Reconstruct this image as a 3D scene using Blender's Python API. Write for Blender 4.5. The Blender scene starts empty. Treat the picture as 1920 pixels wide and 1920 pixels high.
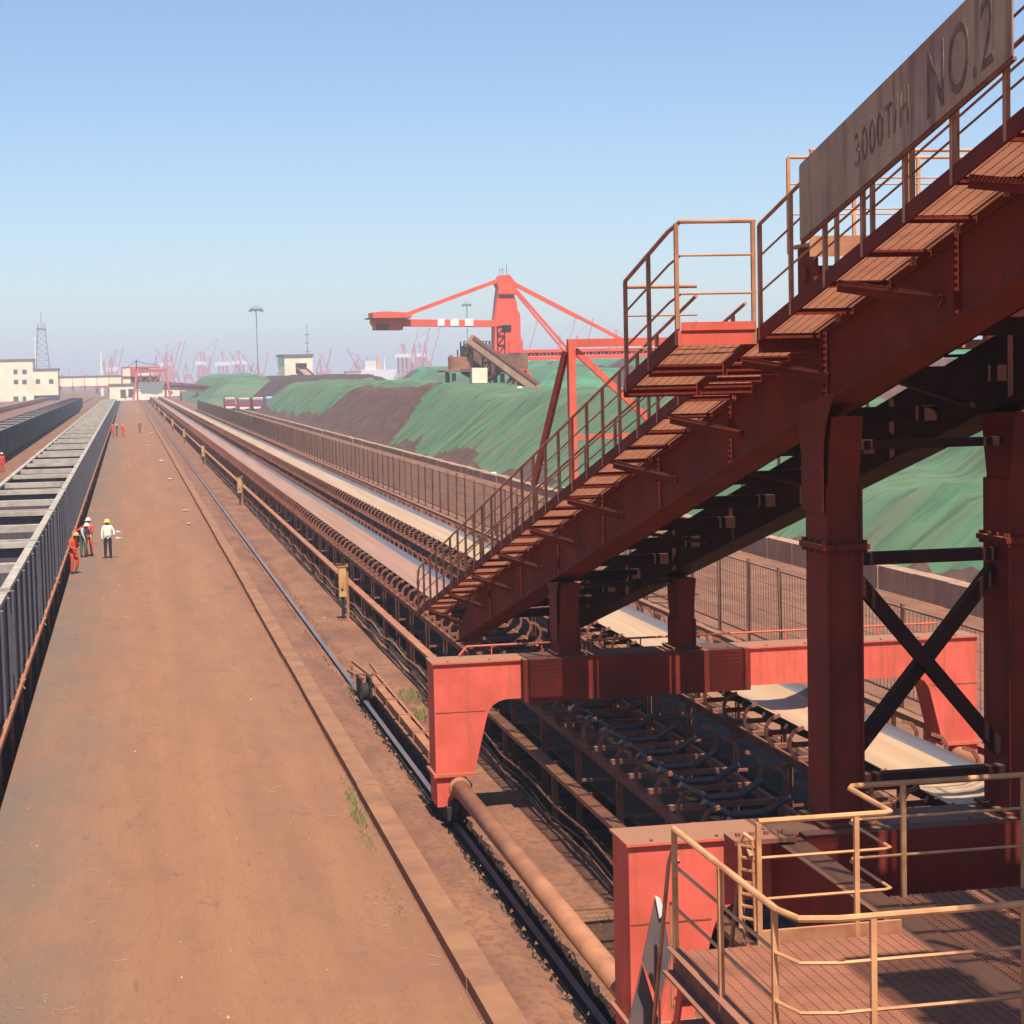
import bpy, math, random
from mathutils import Vector, Matrix, noise as mnoise
random.seed(7)
R_ = math.radians
sc = bpy.context.scene
col = sc.collection

# ------------------------------------------------------------------ camera
F = 3600.0; H = 8.0
def _cam():
    d = lambda x, y: Vector(((x-960)/F, -(y-960)/F, -1.0))
    yd = d(238, 712).normalized(); q = d(1238, 690)
    up = q.cross(yd).normalized()
    if up.y < 0: up = -up
    return yd.cross(up), yd, up
CX, CY, CZ = _cam()                      # world axes seen from the camera
MW = Matrix((CX, CY, CZ))                # camera -> world rotation
cd = bpy.data.cameras.new('camera'); cam = bpy.data.objects.new('camera', cd); col.objects.link(cam)
cam.matrix_world = Matrix.Translation((0, 0, H)) @ MW.to_4x4()
cd.sensor_width = 36; cd.lens = 36*F/1920; cd.clip_start = .1; cd.clip_end = 30000
sc.camera = cam
def at(px, py, Y):                       # photo pixel -> world point at distance Y along the conveyors
    r = MW @ Vector(((px-960)/F, -(py-960)/F, -1.0)); t = Y/r.y
    return Vector((0, 0, H)) + r*t

# ------------------------------------------------------------------ light
SUN_EL, SUN_AZ = 62.0, 180.0             # sun high behind the camera (from -Y)
w = bpy.data.worlds.new('World'); sc.world = w; w.use_nodes = True
nt = w.node_tree; nt.nodes.clear()
wo = nt.nodes.new('ShaderNodeOutputWorld'); bg = nt.nodes.new('ShaderNodeBackground'); sk = nt.nodes.new('ShaderNodeTexSky')
sk.sky_type = 'NISHITA'; sk.sun_disc = False; sk.sun_elevation = R_(SUN_EL); sk.sun_rotation = R_(SUN_AZ)
sk.air_density = 1.0; sk.dust_density = 0.35; sk.ozone_density = 3.2; sk.altitude = 0
tint = nt.nodes.new('ShaderNodeMix'); tint.data_type = 'RGBA'; tint.blend_type = 'MULTIPLY'; tint.inputs[0].default_value = 1
tint.inputs[7].default_value = (.93, 1.0, 1.10, 1); nt.links.new(sk.outputs[0], tint.inputs[6])
nt.links.new(tint.outputs[2], bg.inputs[0]); bg.inputs[1].default_value = 0.08
nt.links.new(bg.outputs[0], wo.inputs[0])
sd = bpy.data.lights.new('sun', 'SUN'); sd.energy = 5.0; sd.angle = R_(0.5); sd.color = (1, .91, .78)
so = bpy.data.objects.new('sun', sd); col.objects.link(so)
el = R_(SUN_EL)
sdir = Vector((0.0, math.cos(el), -math.sin(el)))           # light travels away from the camera and down
so.rotation_euler = sdir.to_track_quat('-Z', 'Y').to_euler(); so.location = (0, -20, 60)
sc.view_settings.view_transform = 'Standard'; sc.view_settings.look = 'None'
sc.view_settings.exposure = 0.70; sc.view_settings.gamma = 1

# ------------------------------------------------------------------ materials
M = {}
def mat(name, c, rough=.8, metal=0, c2=None, scale=2.0, amt=1.0, dust=None, dust_amt=.8, bump=0, streak=None, stretch=(1, 1, 1), detail=5, lo=.38, hi=.66, spec=.3, seams=None):
    m = bpy.data.materials.new(name); m.use_nodes = True; t = m.node_tree; n = t.nodes; L = t.links
    b = n['Principled BSDF']; b.inputs['Roughness'].default_value = rough; b.inputs['Metallic'].default_value = metal; b.inputs['Specular IOR Level'].default_value = spec
    geo = n.new('ShaderNodeNewGeometry'); mp = n.new('ShaderNodeMapping'); mp.inputs['Scale'].default_value = stretch
    L.new(geo.outputs['Position'], mp.inputs[0])
    no = n.new('ShaderNodeTexNoise'); no.inputs['Scale'].default_value = scale; no.inputs['Detail'].default_value = detail
    no.inputs['Roughness'].default_value = .62
    L.new(mp.outputs[0], no.inputs['Vector'])
    rp = n.new('ShaderNodeMapRange'); rp.inputs[1].default_value = lo; rp.inputs[2].default_value = hi
    rp.inputs[3].default_value = 0; rp.inputs[4].default_value = amt
    L.new(no.outputs['Fac'], rp.inputs[0])
    mx = n.new('ShaderNodeMix'); mx.data_type = 'RGBA'
    mx.inputs[6].default_value = (*c, 1); mx.inputs[7].default_value = (*(c2 or tuple(v*.7 for v in c)), 1)
    L.new(rp.outputs[0], mx.inputs[0]); out = mx.outputs[2]
    if streak:                                               # vertical rain and rust streaks
        m2 = n.new('ShaderNodeMapping'); m2.inputs['Scale'].default_value = (7, 7, .5); L.new(geo.outputs['Position'], m2.inputs[0])
        n2 = n.new('ShaderNodeTexNoise'); n2.inputs['Scale'].default_value = 1.5; n2.inputs['Detail'].default_value = 4; L.new(m2.outputs[0], n2.inputs['Vector'])
        r2 = n.new('ShaderNodeMapRange'); r2.inputs[1].default_value = .5; r2.inputs[2].default_value = .75; r2.inputs[4].default_value = .75; L.new(n2.outputs['Fac'], r2.inputs[0])
        x2 = n.new('ShaderNodeMix'); x2.data_type = 'RGBA'; x2.inputs[7].default_value = (*streak, 1)
        L.new(r2.outputs[0], x2.inputs[0]); L.new(out, x2.inputs[6]); out = x2.outputs[2]
    if dust:                                                 # ore dust lying on upward faces
        sp = n.new('ShaderNodeSeparateXYZ'); L.new(geo.outputs['True Normal'], sp.inputs[0])
        r3 = n.new('ShaderNodeMapRange'); r3.inputs[1].default_value = .35; r3.inputs[2].default_value = .9; r3.inputs[4].default_value = dust_amt; L.new(sp.outputs[2], r3.inputs[0])
        x3 = n.new('ShaderNodeMix'); x3.data_type = 'RGBA'; x3.inputs[7].default_value = (*dust, 1)
        L.new(r3.outputs[0], x3.inputs[0]); L.new(out, x3.inputs[6]); out = x3.outputs[2]
    if seams:                                                # overlapping strips of netting, creases running down the slope
        m5 = n.new('ShaderNodeMapping'); m5.inputs['Scale'].default_value = seams[1]; L.new(geo.outputs['Position'], m5.inputs[0])
        n5 = n.new('ShaderNodeTexNoise'); n5.inputs['Scale'].default_value = 1.0; n5.inputs['Detail'].default_value = 7; n5.inputs['Roughness'].default_value = .7; n5.inputs['Distortion'].default_value = .4
        L.new(m5.outputs[0], n5.inputs['Vector'])
        r5 = n.new('ShaderNodeMapRange'); r5.inputs[1].default_value = .48; r5.inputs[2].default_value = .62; r5.inputs[4].default_value = .85; L.new(n5.outputs['Fac'], r5.inputs[0])
        x5 = n.new('ShaderNodeMix'); x5.data_type = 'RGBA'; x5.inputs[7].default_value = (*seams[0], 1)
        L.new(r5.outputs[0], x5.inputs[0]); L.new(out, x5.inputs[6]); out = x5.outputs[2]
    L.new(out, b.inputs['Base Color'])
    if bump:
        bp = n.new('ShaderNodeBump'); bp.inputs['Strength'].default_value = bump; bp.inputs['Distance'].default_value = .05
        n4 = n.new('ShaderNodeTexNoise'); n4.inputs['Scale'].default_value = scale*6; n4.inputs['Detail'].default_value = 4; L.new(mp.outputs[0], n4.inputs['Vector'])
        L.new(n4.outputs['Fac'], bp.inputs['Height']); L.new(bp.outputs[0], b.inputs['Normal'])
    M[name] = m; return m
DUST = (.27, .145, .085)
mat('ground', (.255, .115, .06), .95, c2=(.15, .065, .042), scale=.9, bump=.8, stretch=(1, .35, 1), detail=12, seams=((.13, .062, .042), (7, 5, 1)))
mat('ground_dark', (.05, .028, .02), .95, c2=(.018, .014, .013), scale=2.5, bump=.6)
mat('road', (.285, .118, .056), .93, c2=(.185, .092, .055), scale=.9, bump=.9, stretch=(1.6, .28, 1), detail=9, lo=.36, hi=.62)
mat('concrete', (.285, .135, .07), .9, c2=(.20, .095, .055), scale=1.2, bump=.2)
mat('conc_wall', (.42, .25, .155), .9, c2=(.30, .175, .11), scale=.8, streak=(.13, .07, .05), bump=.2)
mat('red_paint', (.70, .125, .085), .7, c2=(.55, .095, .06), scale=1.3, dust=DUST, dust_amt=.92, streak=(.36, .10, .06), spec=.15)
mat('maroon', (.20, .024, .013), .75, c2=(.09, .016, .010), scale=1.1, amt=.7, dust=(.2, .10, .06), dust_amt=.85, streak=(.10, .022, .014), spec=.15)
mat('maroon_shade', (.05, .013, .010), .8, c2=(.022, .010, .009), scale=1.6, dust=(.12, .06, .04), dust_amt=.7, spec=.15)  # darkened copy of maroon, holds the gallery's deep shade in its colour
mat('rust_rail', (.46, .21, .11), .6, c2=(.30, .11, .05), scale=3, dust=(.50, .25, .12), dust_amt=.6)
mat('yellow_rail', (.66, .32, .14), .5, c2=(.42, .18, .08), scale=2.5)
mat('grating', (.42, .17, .10), .75, c2=(.31, .125, .075), scale=2)
mat('rust', (.26, .095, .055), .8, c2=(.15, .052, .034), scale=4, dust=(.30, .135, .08), dust_amt=.6)
mat('dusty_pipe', (.36, .155, .08), .75, c2=(.26, .105, .055), scale=2)
mat('belt', (.46, .31, .18), .5, c2=(.38, .23, .13), scale=1.2, stretch=(3, .06, 1), spec=.3)
mat('belt_brown', (.37, .20, .125), .5, c2=(.30, .15, .085), scale=1.5, stretch=(3, .05, 1), spec=.3)
mat('belt_edge', (.12, .12, .145), .5, c2=(.2, .16, .14), scale=1.5, stretch=(3, .06, 1), spec=.4)
mat('fence_wire', (.36, .21, .12), .8, c2=(.20, .10, .06), scale=.6)
mat('strut', (.42, .36, .30), .8, c2=(.28, .235, .19), scale=2)
mat('rubber', (.022, .02, .02), .6, c2=(.07, .04, .03), scale=2)
mat('roller', (.07, .065, .075), .4, c2=(.12, .075, .055), scale=3, metal=.2)
mat('black', (.02, .018, .018), .8, c2=(.04, .025, .02), scale=3)
mat('rail_steel', (.17, .17, .21), .38, metal=.5, c2=(.30, .22, .2), scale=1.2, stretch=(1, .1, 1))
mat('wagon', (.06, .058, .085), .7, c2=(.10, .065, .06), scale=.9, dust=(.32, .26, .22), dust_amt=.9, streak=(.11, .10, .12))
mat('wagon_rib', (.085, .083, .105), .7, c2=(.07, .065, .08), scale=2, dust=(.40, .32, .26), dust_amt=.95)
mat('wagon_in', (.42, .35, .29), .9, c2=(.28, .22, .18), scale=1.5)
mat('wagon_black', (.012, .013, .02), .8, c2=(.022, .02, .028), scale=.4, dust=(.18, .145, .13), dust_amt=.95)
mat('net', (.075, .165, .088), .85, c2=(.12, .13, .07), scale=.4, stretch=(.15, 1.0, .15), bump=1.0, detail=9, streak=None, seams=((.04, .085, .042), (.09, .85, .09)))
mat('net_pale', (.075, .22, .13), .85, c2=(.06, .15, .09), scale=.5, bump=.8, seams=((.05, .12, .07), (.09, .5, .09)))
mat('ore', (.115, .058, .044), .95, c2=(.07, .037, .032), scale=.8, bump=1.0)
mat('ore_dark', (.055, .03, .028), .95, c2=(.085, .042, .035), scale=.5, bump=1.0)
mat('cream', (.88, .78, .56), .8, c2=(.74, .62, .44), scale=.25, dust=(.40, .3, .25), streak=(.60, .50, .37))
mat('roof', (.22, .15, .13), .8)
mat('window', (.10, .11, .12), .25)
mat('steel_grey', (.24, .25, .27), .6, c2=(.18, .17, .17))
mat('white', (.78, .77, .74), .6, c2=(.6, .57, .52), scale=1)
mat('far_red', (.55, .10, .07), .6, c2=(.40, .09, .07), scale=.1)
mat('port_red', (.50, .16, .17), .6, c2=(.42, .16, .18), scale=.1)
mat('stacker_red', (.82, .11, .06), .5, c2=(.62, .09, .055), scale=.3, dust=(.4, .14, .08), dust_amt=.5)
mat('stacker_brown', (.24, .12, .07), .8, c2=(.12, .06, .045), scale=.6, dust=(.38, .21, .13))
mat('orange_cloth', (.72, .085, .04), .85, c2=(.50, .05, .02), scale=9)
mat('white_cloth', (.82, .82, .80), .85, c2=(.7, .72, .75), scale=9)
mat('vest', (.78, .84, .50), .8, c2=(.82, .84, .72), scale=12)
mat('navy', (.03, .03, .05), .85)
mat('green_cloth', (.09, .15, .09), .85)
mat('grey_cloth', (.36, .38, .42), .85)
mat('skin', (.42, .22, .14), .6)
mat('helmet_yellow', (.85, .75, .08), .35)
mat('helmet_orange', (.85, .33, .10), .4)
mat('helmet_pale', (.85, .62, .42), .4)
mat('grass', (.15, .16, .05), .9, c2=(.28, .19, .09), scale=6)
mat('sign_plate', (.46, .30, .19), .8, c2=(.33, .20, .13), scale=1.4, streak=(.12, .07, .055), bump=.2)
mat('sign_ink', (.13, .07, .052), .8, c2=(.27, .18, .13), scale=7)
mat('box_yellow', (.55, .34, .13), .7, c2=(.40, .2, .09), scale=3, dust=DUST)
mat('plate_dark', (.10, .085, .09), .6, c2=(.17, .10, .08), scale=3)
mat('sack', (.45, .32, .23), .9, c2=(.42, .27, .19), scale=5)
mat('truck_red', (.42, .05, .05), .4, dust=(.3, .2, .15), dust_amt=.5)
mat('truck_blue', (.06, .20, .42), .4, dust=(.3, .2, .15), dust_amt=.5)

def road_mat():
    m = M['road']; t = m.node_tree; n = t.nodes; L = t.links; b = n['Principled BSDF']
    for l in list(b.inputs['Base Color'].links): L.remove(l)
    geo = n.new('ShaderNodeNewGeometry'); sep = n.new('ShaderNodeSeparateXYZ'); L.new(geo.outputs['Position'], sep.inputs[0])
    def noise(sc_, detail, dist=0):
        mp = n.new('ShaderNodeMapping'); mp.inputs['Scale'].default_value = sc_; L.new(geo.outputs['Position'], mp.inputs[0])
        q = n.new('ShaderNodeTexNoise'); q.inputs['Scale'].default_value = 1; q.inputs['Detail'].default_value = detail; q.inputs['Roughness'].default_value = .68; q.inputs['Distortion'].default_value = dist
        L.new(mp.outputs[0], q.inputs['Vector']); return q.outputs['Fac']
    def ramp(src, a, b_, lo, hi):
        r = n.new('ShaderNodeMapRange'); r.inputs[1].default_value = a; r.inputs[2].default_value = b_; r.inputs[3].default_value = lo; r.inputs[4].default_value = hi; L.new(src, r.inputs[0]); return r.outputs[0]
    def mul(a, b_):
        q = n.new('ShaderNodeMath'); q.operation = 'MULTIPLY'; L.new(a, q.inputs[0]); L.new(b_, q.inputs[1]); return q.outputs[0]
    def mix(fac, c1, c2):
        q = n.new('ShaderNodeMix'); q.data_type = 'RGBA'; L.new(fac, q.inputs[0])
        if isinstance(c1, tuple): q.inputs[6].default_value = (*c1, 1)
        else: L.new(c1, q.inputs[6])
        q.inputs[7].default_value = (*c2, 1); return q.outputs[2]
    c = mix(ramp(noise((.9, .045, 1), 6), .35, .65, 0, 1), (.285, .134, .066), (.225, .105, .056))       # tyre worn bands
    c = mix(ramp(noise((1.1, .5, 1), 9, .5), .48, .70, 0, .6), c, (.20, .092, .056))                    # stains
    edge = ramp(sep.outputs[0], -2.6, .1, 1, 0)
    c = mix(mul(edge, ramp(noise((.5, .16, 1), 7, .6), .36, .60, .35, 1.0)), c, (.145, .112, .088))      # greyish damp dust by the train
    edge2 = ramp(sep.outputs[0], 2.2, 4.0, 0, 1)
    c = mix(mul(edge2, ramp(noise((1.2, .3, 1), 7), .4, .65, .1, .65)), c, (.20, .085, .055))
    c = mix(ramp(noise((22, 14, 1), 7), .52, .66, 0, .55), c, (.14, .066, .042))
    c = mix(ramp(noise((2.6, .9, 1), 8, 1.0), .60, .66, 0, .45), c, (.13, .075, .055))                          # grit
    c = mix(ramp(noise((16, 22, 1), 4), .64, .72, 0, .6), c, (.40, .24, .15))
    L.new(c, b.inputs['Base Color'])
road_mat()

# ------------------------------------------------------------------ mesh helpers
class MB:
    def __init__(s): s.v = []; s.f = []; s.m = []; s.cur = 0
    def add(s, vs, fs):
        o = len(s.v); s.v += [tuple(v) for v in vs]; s.f += [tuple(i+o for i in f) for f in fs]; s.m += [s.cur]*len(fs); return s
    def slot(s, i): s.cur = i; return s
    def box(s, x0, x1, y0, y1, z0, z1):
        return s.add([(x0,y0,z0),(x1,y0,z0),(x1,y1,z0),(x0,y1,z0),(x0,y0,z1),(x1,y0,z1),(x1,y1,z1),(x0,y1,z1)],
                     [(0,3,2,1),(4,5,6,7),(0,1,5,4),(1,2,6,5),(2,3,7,6),(3,0,4,7)])
    def bar(s, a, b, w, h, up=(0, 0, 1)):
        a = Vector(a); b = Vector(b); d = (b-a).normalized(); u = Vector(up)
        if abs(d.dot(u)) > .98: u = Vector((0, 1, 0))
        sx = d.cross(u).normalized(); u = sx.cross(d).normalized()
        vs = [p + sx*i*w/2 + u*j*h/2 for p in (a, b) for i, j in ((-1,-1),(1,-1),(1,1),(-1,1))]
        return s.add(vs, [(3,2,1,0),(4,5,6,7),(0,1,5,4),(1,2,6,5),(2,3,7,6),(3,0,4,7)])
    def tube(s, pts, r, n=8, caps=True):
        pts = [Vector(p) for p in pts]; o = len(s.v); vs = []; fs = []
        rr = r if isinstance(r, (list, tuple)) else [r]*len(pts)
        pu = None
        for i, p in enumerate(pts):
            d = ((pts[i+1]-p).normalized() if i < len(pts)-1 else Vector((0,0,0))) + ((p-pts[i-1]).normalized() if i else Vector((0,0,0)))
            d.normalize(); u = pu or (Vector((0,0,1)) if abs(d.z) < .9 else Vector((1,0,0)))
            sx = d.cross(u).normalized(); u = sx.cross(d).normalized(); pu = u
            for k in range(n):
                a = 2*math.pi*k/n; vs.append(p + sx*math.cos(a)*rr[i] + u*math.sin(a)*rr[i])
        for i in range(len(pts)-1):
            for k in range(n):
                a = i*n+k; b = i*n+(k+1) % n; fs.append((a, b, b+n, a+n))
        if caps: fs.append(tuple(range(n))[::-1]); fs.append(tuple(range((len(pts)-1)*n, len(pts)*n)))
        return s.add(vs, fs)
    def prism(s, poly, a0, a1, axis='x'):    # polygon in the other two axes, extruded along axis
        n = len(poly)
        def P(u, v, a): return {'x': (a, u, v), 'y': (u, a, v), 'z': (u, v, a)}[axis]
        vs = [P(u, v, a0) for u, v in poly] + [P(u, v, a1) for u, v in poly]
        fs = [tuple(range(n))[::-1], tuple(range(n, 2*n))] + [(i, (i+1) % n, (i+1) % n+n, i+n) for i in range(n)]
        return s.add(vs, fs)
    def build(s, name, mats, parent=None, smooth=False, loc=None):
        me = bpy.data.meshes.new(name); me.from_pydata(s.v, [], s.f)
        for k in (mats if isinstance(mats, (list, tuple)) else [mats]): me.materials.append(M[k])
        me.polygons.foreach_set('material_index', s.m)
        if smooth: me.polygons.foreach_set('use_smooth', [True]*len(s.f))
        me.update()
        o = bpy.data.objects.new(name, me); col.objects.link(o)
        if parent: o.parent = parent
        if loc: o.location = loc
        return o
def tag(o, label=None, cat=None, group=None, kind=None):
    if label: o['label'] = label
    if cat: o['category'] = cat
    if group: o['group'] = group
    if kind: o['kind'] = kind
    return o
def thing(name, loc, label, cat, group=None, rz=0):
    o = bpy.data.objects.new(name, None); col.objects.link(o); o.location = loc; o.rotation_euler = (0, 0, rz)
    return tag(o, label, cat, group)
KIDS = {}
def copy_tree(o, parent=None):
    c = o.copy(); col.objects.link(c)
    if parent: c.parent = parent
    for ch in [k for k in bpy.data.objects if k.parent == o]: copy_tree(ch, c)
    return c
def fast_copies(o, n):                      # o and its children once, then n-1 copies
    kids = [(k, [g for g in bpy.data.objects if g.parent == k]) for k in bpy.data.objects if k.parent == o]
    res = [o]
    for _ in range(n-1):
        c = o.copy(); col.objects.link(c)
        for k, gs in kids:
            kk = k.copy(); col.objects.link(kk); kk.parent = c
            for g in gs: gg = g.copy(); col.objects.link(gg); gg.parent = kk
        res.append(c)
    return res

# ================================================================== SETTING
def rows():
    ys = []; y = 6.0
    while y < 130: ys.append(y); y += .22
    while y < 400: ys.append(y); y += 3
    while y < 9000: ys.append(y); y *= 1.25
    return [-60.] + ys + [9000.]
def ground():
    ys = rows(); rnd = random.Random(3)
    prof = [(-5000,0),(-40,0),(-16.2,0),(-16.0,-.5),(-12.3,-.5),(-12.1,0),(-6.4,0),(-6.3,-.75),(-2.72,-.75),(-2.62,0),(3.98,0),(4.2,.1),(4.9,.12),
            (5.17,.04),(5.24,-.16),(5.62,-.16),(5.72,0),(6.4,0),(7.18,0),(7.28,-.45),(10.0,-.5),(13.3,-.45),(13.5,0),(14.8,0),(14.95,-.12),(15.25,-.12),(15.4,0),(17,0),(20,.02),(24,.05),(26,0),(40,0),(200,0),(5000,0)]
    jag = {13: .05, 14: .03, 16: .05, 18: .06, 19: .05, 22: .05}
    vs = []
    for y in ys:
        for i, (x, z) in enumerate(prof):
            j = jag.get(i, 0)*(1 if y < 140 else 0)
            if 13 < i < 16 and y > 47: z = -.07
            zz = z + (rnd.uniform(-.012, .012) if 12 <= i < 28 and y < 130 else 0)
            vs.append((x + rnd.uniform(-1, 1)*j, y, zz))
    n = len(prof); m = MB()
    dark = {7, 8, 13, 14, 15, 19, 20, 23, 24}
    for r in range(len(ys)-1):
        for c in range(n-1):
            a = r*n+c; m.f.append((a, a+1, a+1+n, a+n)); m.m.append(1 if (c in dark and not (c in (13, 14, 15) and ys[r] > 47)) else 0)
    m.v = vs
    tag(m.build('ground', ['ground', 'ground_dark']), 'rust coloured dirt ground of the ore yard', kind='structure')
    rd = MB()
    for y0, y1 in zip(ys[:-1:12], ys[12::12]): rd.add([(-2.60,y0,.006),(4.02,y0,.006),(4.02,y1,.006),(-2.60,y1,.006)], [(0,1,2,3)])
    tag(rd.build('road', 'road'), 'wide dirt covered service road between the train and the rails', kind='structure')
    k = MB(); y = 6.
    xo = 4.03
    while y < 400:
        L = 6 if y < 130 else 20; j = rnd.uniform(-.012, .012)
        k.box(xo+j, xo+.40+j, y+.006, y+L, -.05, .20+rnd.uniform(-.008, .008)); y += L
    tag(k.build('kerb', 'concrete'), 'low dusty concrete kerb along the right edge of the road', kind='structure')
    yd = MB().box(26.4, 400, 40, 800, .0, .012)
    tag(yd.build('stockyard_ground', 'ore'), 'dark ore strewn floor of the stockyard', kind='structure')
    p = MB(); y = 30; p.box(13.6, 14.75, 8, 600, 0, .03)
    tag(p.build('path', 'concrete'), 'dusty concrete path beside the second belt', kind='structure')
ground()

# ================================================================== BELT CONVEYORS
def idler(m, xc, y, zt, hw, rollers=True, lite=False):
    sx = hw+.24; zs = zt-.47
    m.slot(0); m.bar((xc-sx, y, zs+.02), (xc+sx, y, zs+.02), .09, .08)
    for s in (-1, 1):
        if lite:
            m.bar((xc+s*(sx+.08), y, zs), (xc+s*(hw+.03), y, zt+.05), .05, .05); continue
        pts = [(xc+s*(sx+.02), y, zs+.02), (xc+s*(sx+.13), y, zs+.2), (xc+s*(sx+.14), y, zs+.36), (xc+s*(sx+.05), y, zs+.5), (xc+s*(sx-.12), y, zs+.56)]
        for a, b in zip(pts[:-1], pts[1:]): m.bar(a, b, .06, .035, (0, 1, 0))
        m.bar((xc+s*hw*.42, y, zs+.08), (xc+s*hw*.42, y, zs+.2), .05, .05, (0, 1, 0))
    if rollers:
        m.slot(1); n = 6 if lite else 8
        m.tube([(xc-hw*.38, y, zt-.33), (xc+hw*.38, y, zt-.33)], .06, n)
        for s in (-1, 1): m.tube([(xc+s*hw*.44, y, zt-.32), (xc+s*hw*1.02, y, zt-.105)], .06, n)
def trough(m, xc, hw, line):                # line: list of (y, z at the belt edge)
    prof = [(-1, 0), (-.74, -.115), (-.42, -.21), (0, -.225), (.42, -.21), (.74, -.115), (1, 0)]
    t = .018; o = len(m.v)
    for y, z in line:
        for u, d in prof: m.v.append((xc+u*hw, y, z+d))
        for u, d in prof: m.v.append((xc+u*hw, y, z+d-t))
    n = len(prof); k = 2*n
    for i in range(len(line)-1):
        for j in range(n-1):
            a = o+i*k+j; m.f.append((a, a+1, a+1+k, a+k)); m.m.append(1 if j == 5 else 0)
            a += n; m.f.append((a+k, a+1+k, a+1, a)); m.m.append(0)
        for j in (0, n-1):
            a = o+i*k+j; m.f.append((a, a+k, a+k+n, a+n)); m.m.append(0)
def conveyor(name, label, xc, zt, hw, y0, y1, beltline, bmat, n_part=100, lite_all=False):
    t = thing(name, (xc, y0, 0), label, 'conveyor', 'long belt conveyors')
    L = lambda m: [setattr(m, 'v', [(x-xc, y-y0, z) for x, y, z in m.v]), m][1]
    b = MB(); trough(b, xc, hw, beltline); L(b).build('belt', [bmat, 'belt_edge'], t, smooth=True)
    rb = MB().box(xc-hw, xc+hw, y0, y1, .42, .44); L(rb).build('return_belt', 'rubber', t)
    sx = hw+.24; zs = zt-.47
    for s in (-1, 1):
        st = MB()
        st.box(xc+s*sx-.035, xc+s*sx+.035, y0, y1, zs-.12, zs+.02)
        L(st).build('stringer', 'rust', t)
    lg = 3.0; y = y0+.7; i = 0; rest = MB(); far = MB()
    legs = []
    while y < y1:
        m = MB()
        for s in (-1, 1):
            m.box(xc+s*sx-.05, xc+s*sx+.05, y-.05, y+.05, -.5, zs-.121)
        m.bar((xc-sx, y, .25), (xc+sx, y, .25), .08, .08)
        m.bar((xc-sx, y, .53), (xc+sx, y, .53), .05, .05)
        if i < n_part: L(m).build('support_leg', 'rust', t)
        else: rest.add(m.v, m.f)
        y += lg if y < 350 else lg*2; i += 1
    if rest.v: tag(L(rest).build('support_leg', 'rust', t), kind='stuff')
    y = y0+.3; i = 0; proto = None
    while y < y1:
        if i < n_part and not lite_all:
            if proto is None:
                m = MB(); idler(m, 0, 0, zt, hw); proto = m.build('idler_set', ['rust', 'roller'], t); proto.location = (0, y-y0, 0)
            else:
                c = proto.copy(); col.objects.link(c); c.parent = t; c.location = (0, y-y0, 0)
            y += 1.2
        else:
            idler(far, xc, y, zt, hw, rollers=y < 200, lite=y > 160); y += 1.2 if y < 260 else 2.4
        i += 1
    if far.v: tag(L(far).build('idler_set', ['rust', 'roller'], t), kind='stuff')
    return t
GS = .24
def gal(y): return 7.45 + (20.3-y)*GS         # underside of the inclined gallery girders
BZ = 1.42                                      # belt height above the girder underside
yj = 20.3 + (7.45+BZ-1.75)/GS                  # where the inclined belt meets the flat run
line1 = [(700, 1.75), (300, 1.75), (120, 1.75), (yj+4, 1.75)] + [(yj+4-i*.8, 1.75 + GS/(2*7.2)*(i*.8)**2) for i in range(1, 10)]
ylast, zlast = line1[-1]
line1 += [(y, zlast+(ylast-y)*GS) for y in (40, 30, 20, 12, 4)]
conveyor('belt_conveyor', 'left ore belt conveyor that climbs into the inclined gallery', 8.72, 1.75, .66, 12, 700, [(y, z) for y, z in line1][:1]+line1[1:], 'belt_brown')
conveyor('belt_conveyor', 'right ore belt conveyor with a pale tan belt running under the red portals', 11.8, 1.85, .76, 12, 700, [(y, 1.85) for y in (700, 300, 120, 60, 40, 30, 20, 12)], 'belt')
conveyor('belt_conveyor', 'distant brown belt conveyor on the far left beyond the black train', -33, 1.6, .6, 200, 820, [(820, 1.6), (200, 1.6)], 'belt_brown', lite_all=True)
# guard beam and cables at the foot of the left conveyor
m = MB()
m.box(-.11, .11, 0, 500, .78, .86)
g = thing('guard_beam', (7.3, 13.5, 0), 'dusty brown flat guard beam along the foot of the left conveyor', 'guard beam')
m.build('top_plate', 'dusty_pipe', g)
for i in range(100):
    y = 1.5+i*4.6; MB().box(-.05, .05, y-.05, y+.05, -.5, .779).build('post', 'rust', g)
rc = random.Random(5)
for k, (dx, z) in enumerate(((-.30, .30), (-.24, .42), (-.33, .15), (-.2, .05))):
    pts = [(7.3+dx+rc.uniform(-.02, .02), 14+i*2.3, z + (.06 if i % 2 else -.05)+rc.uniform(-.02, .02)) for i in range(80)]
    lab = ['upper black cable sagging beside the left conveyor', 'topmost rusty cable beside the left conveyor', 'lower black cable sagging beside the left conveyor', 'lowest cable lying in the ditch beside the left conveyor'][k]
    tag(MB().tube(pts, .022, 5).build('cable', ['black', 'rust', 'black', 'rust'][k]), lab, 'cable', 'cables beside the left conveyor')

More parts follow.
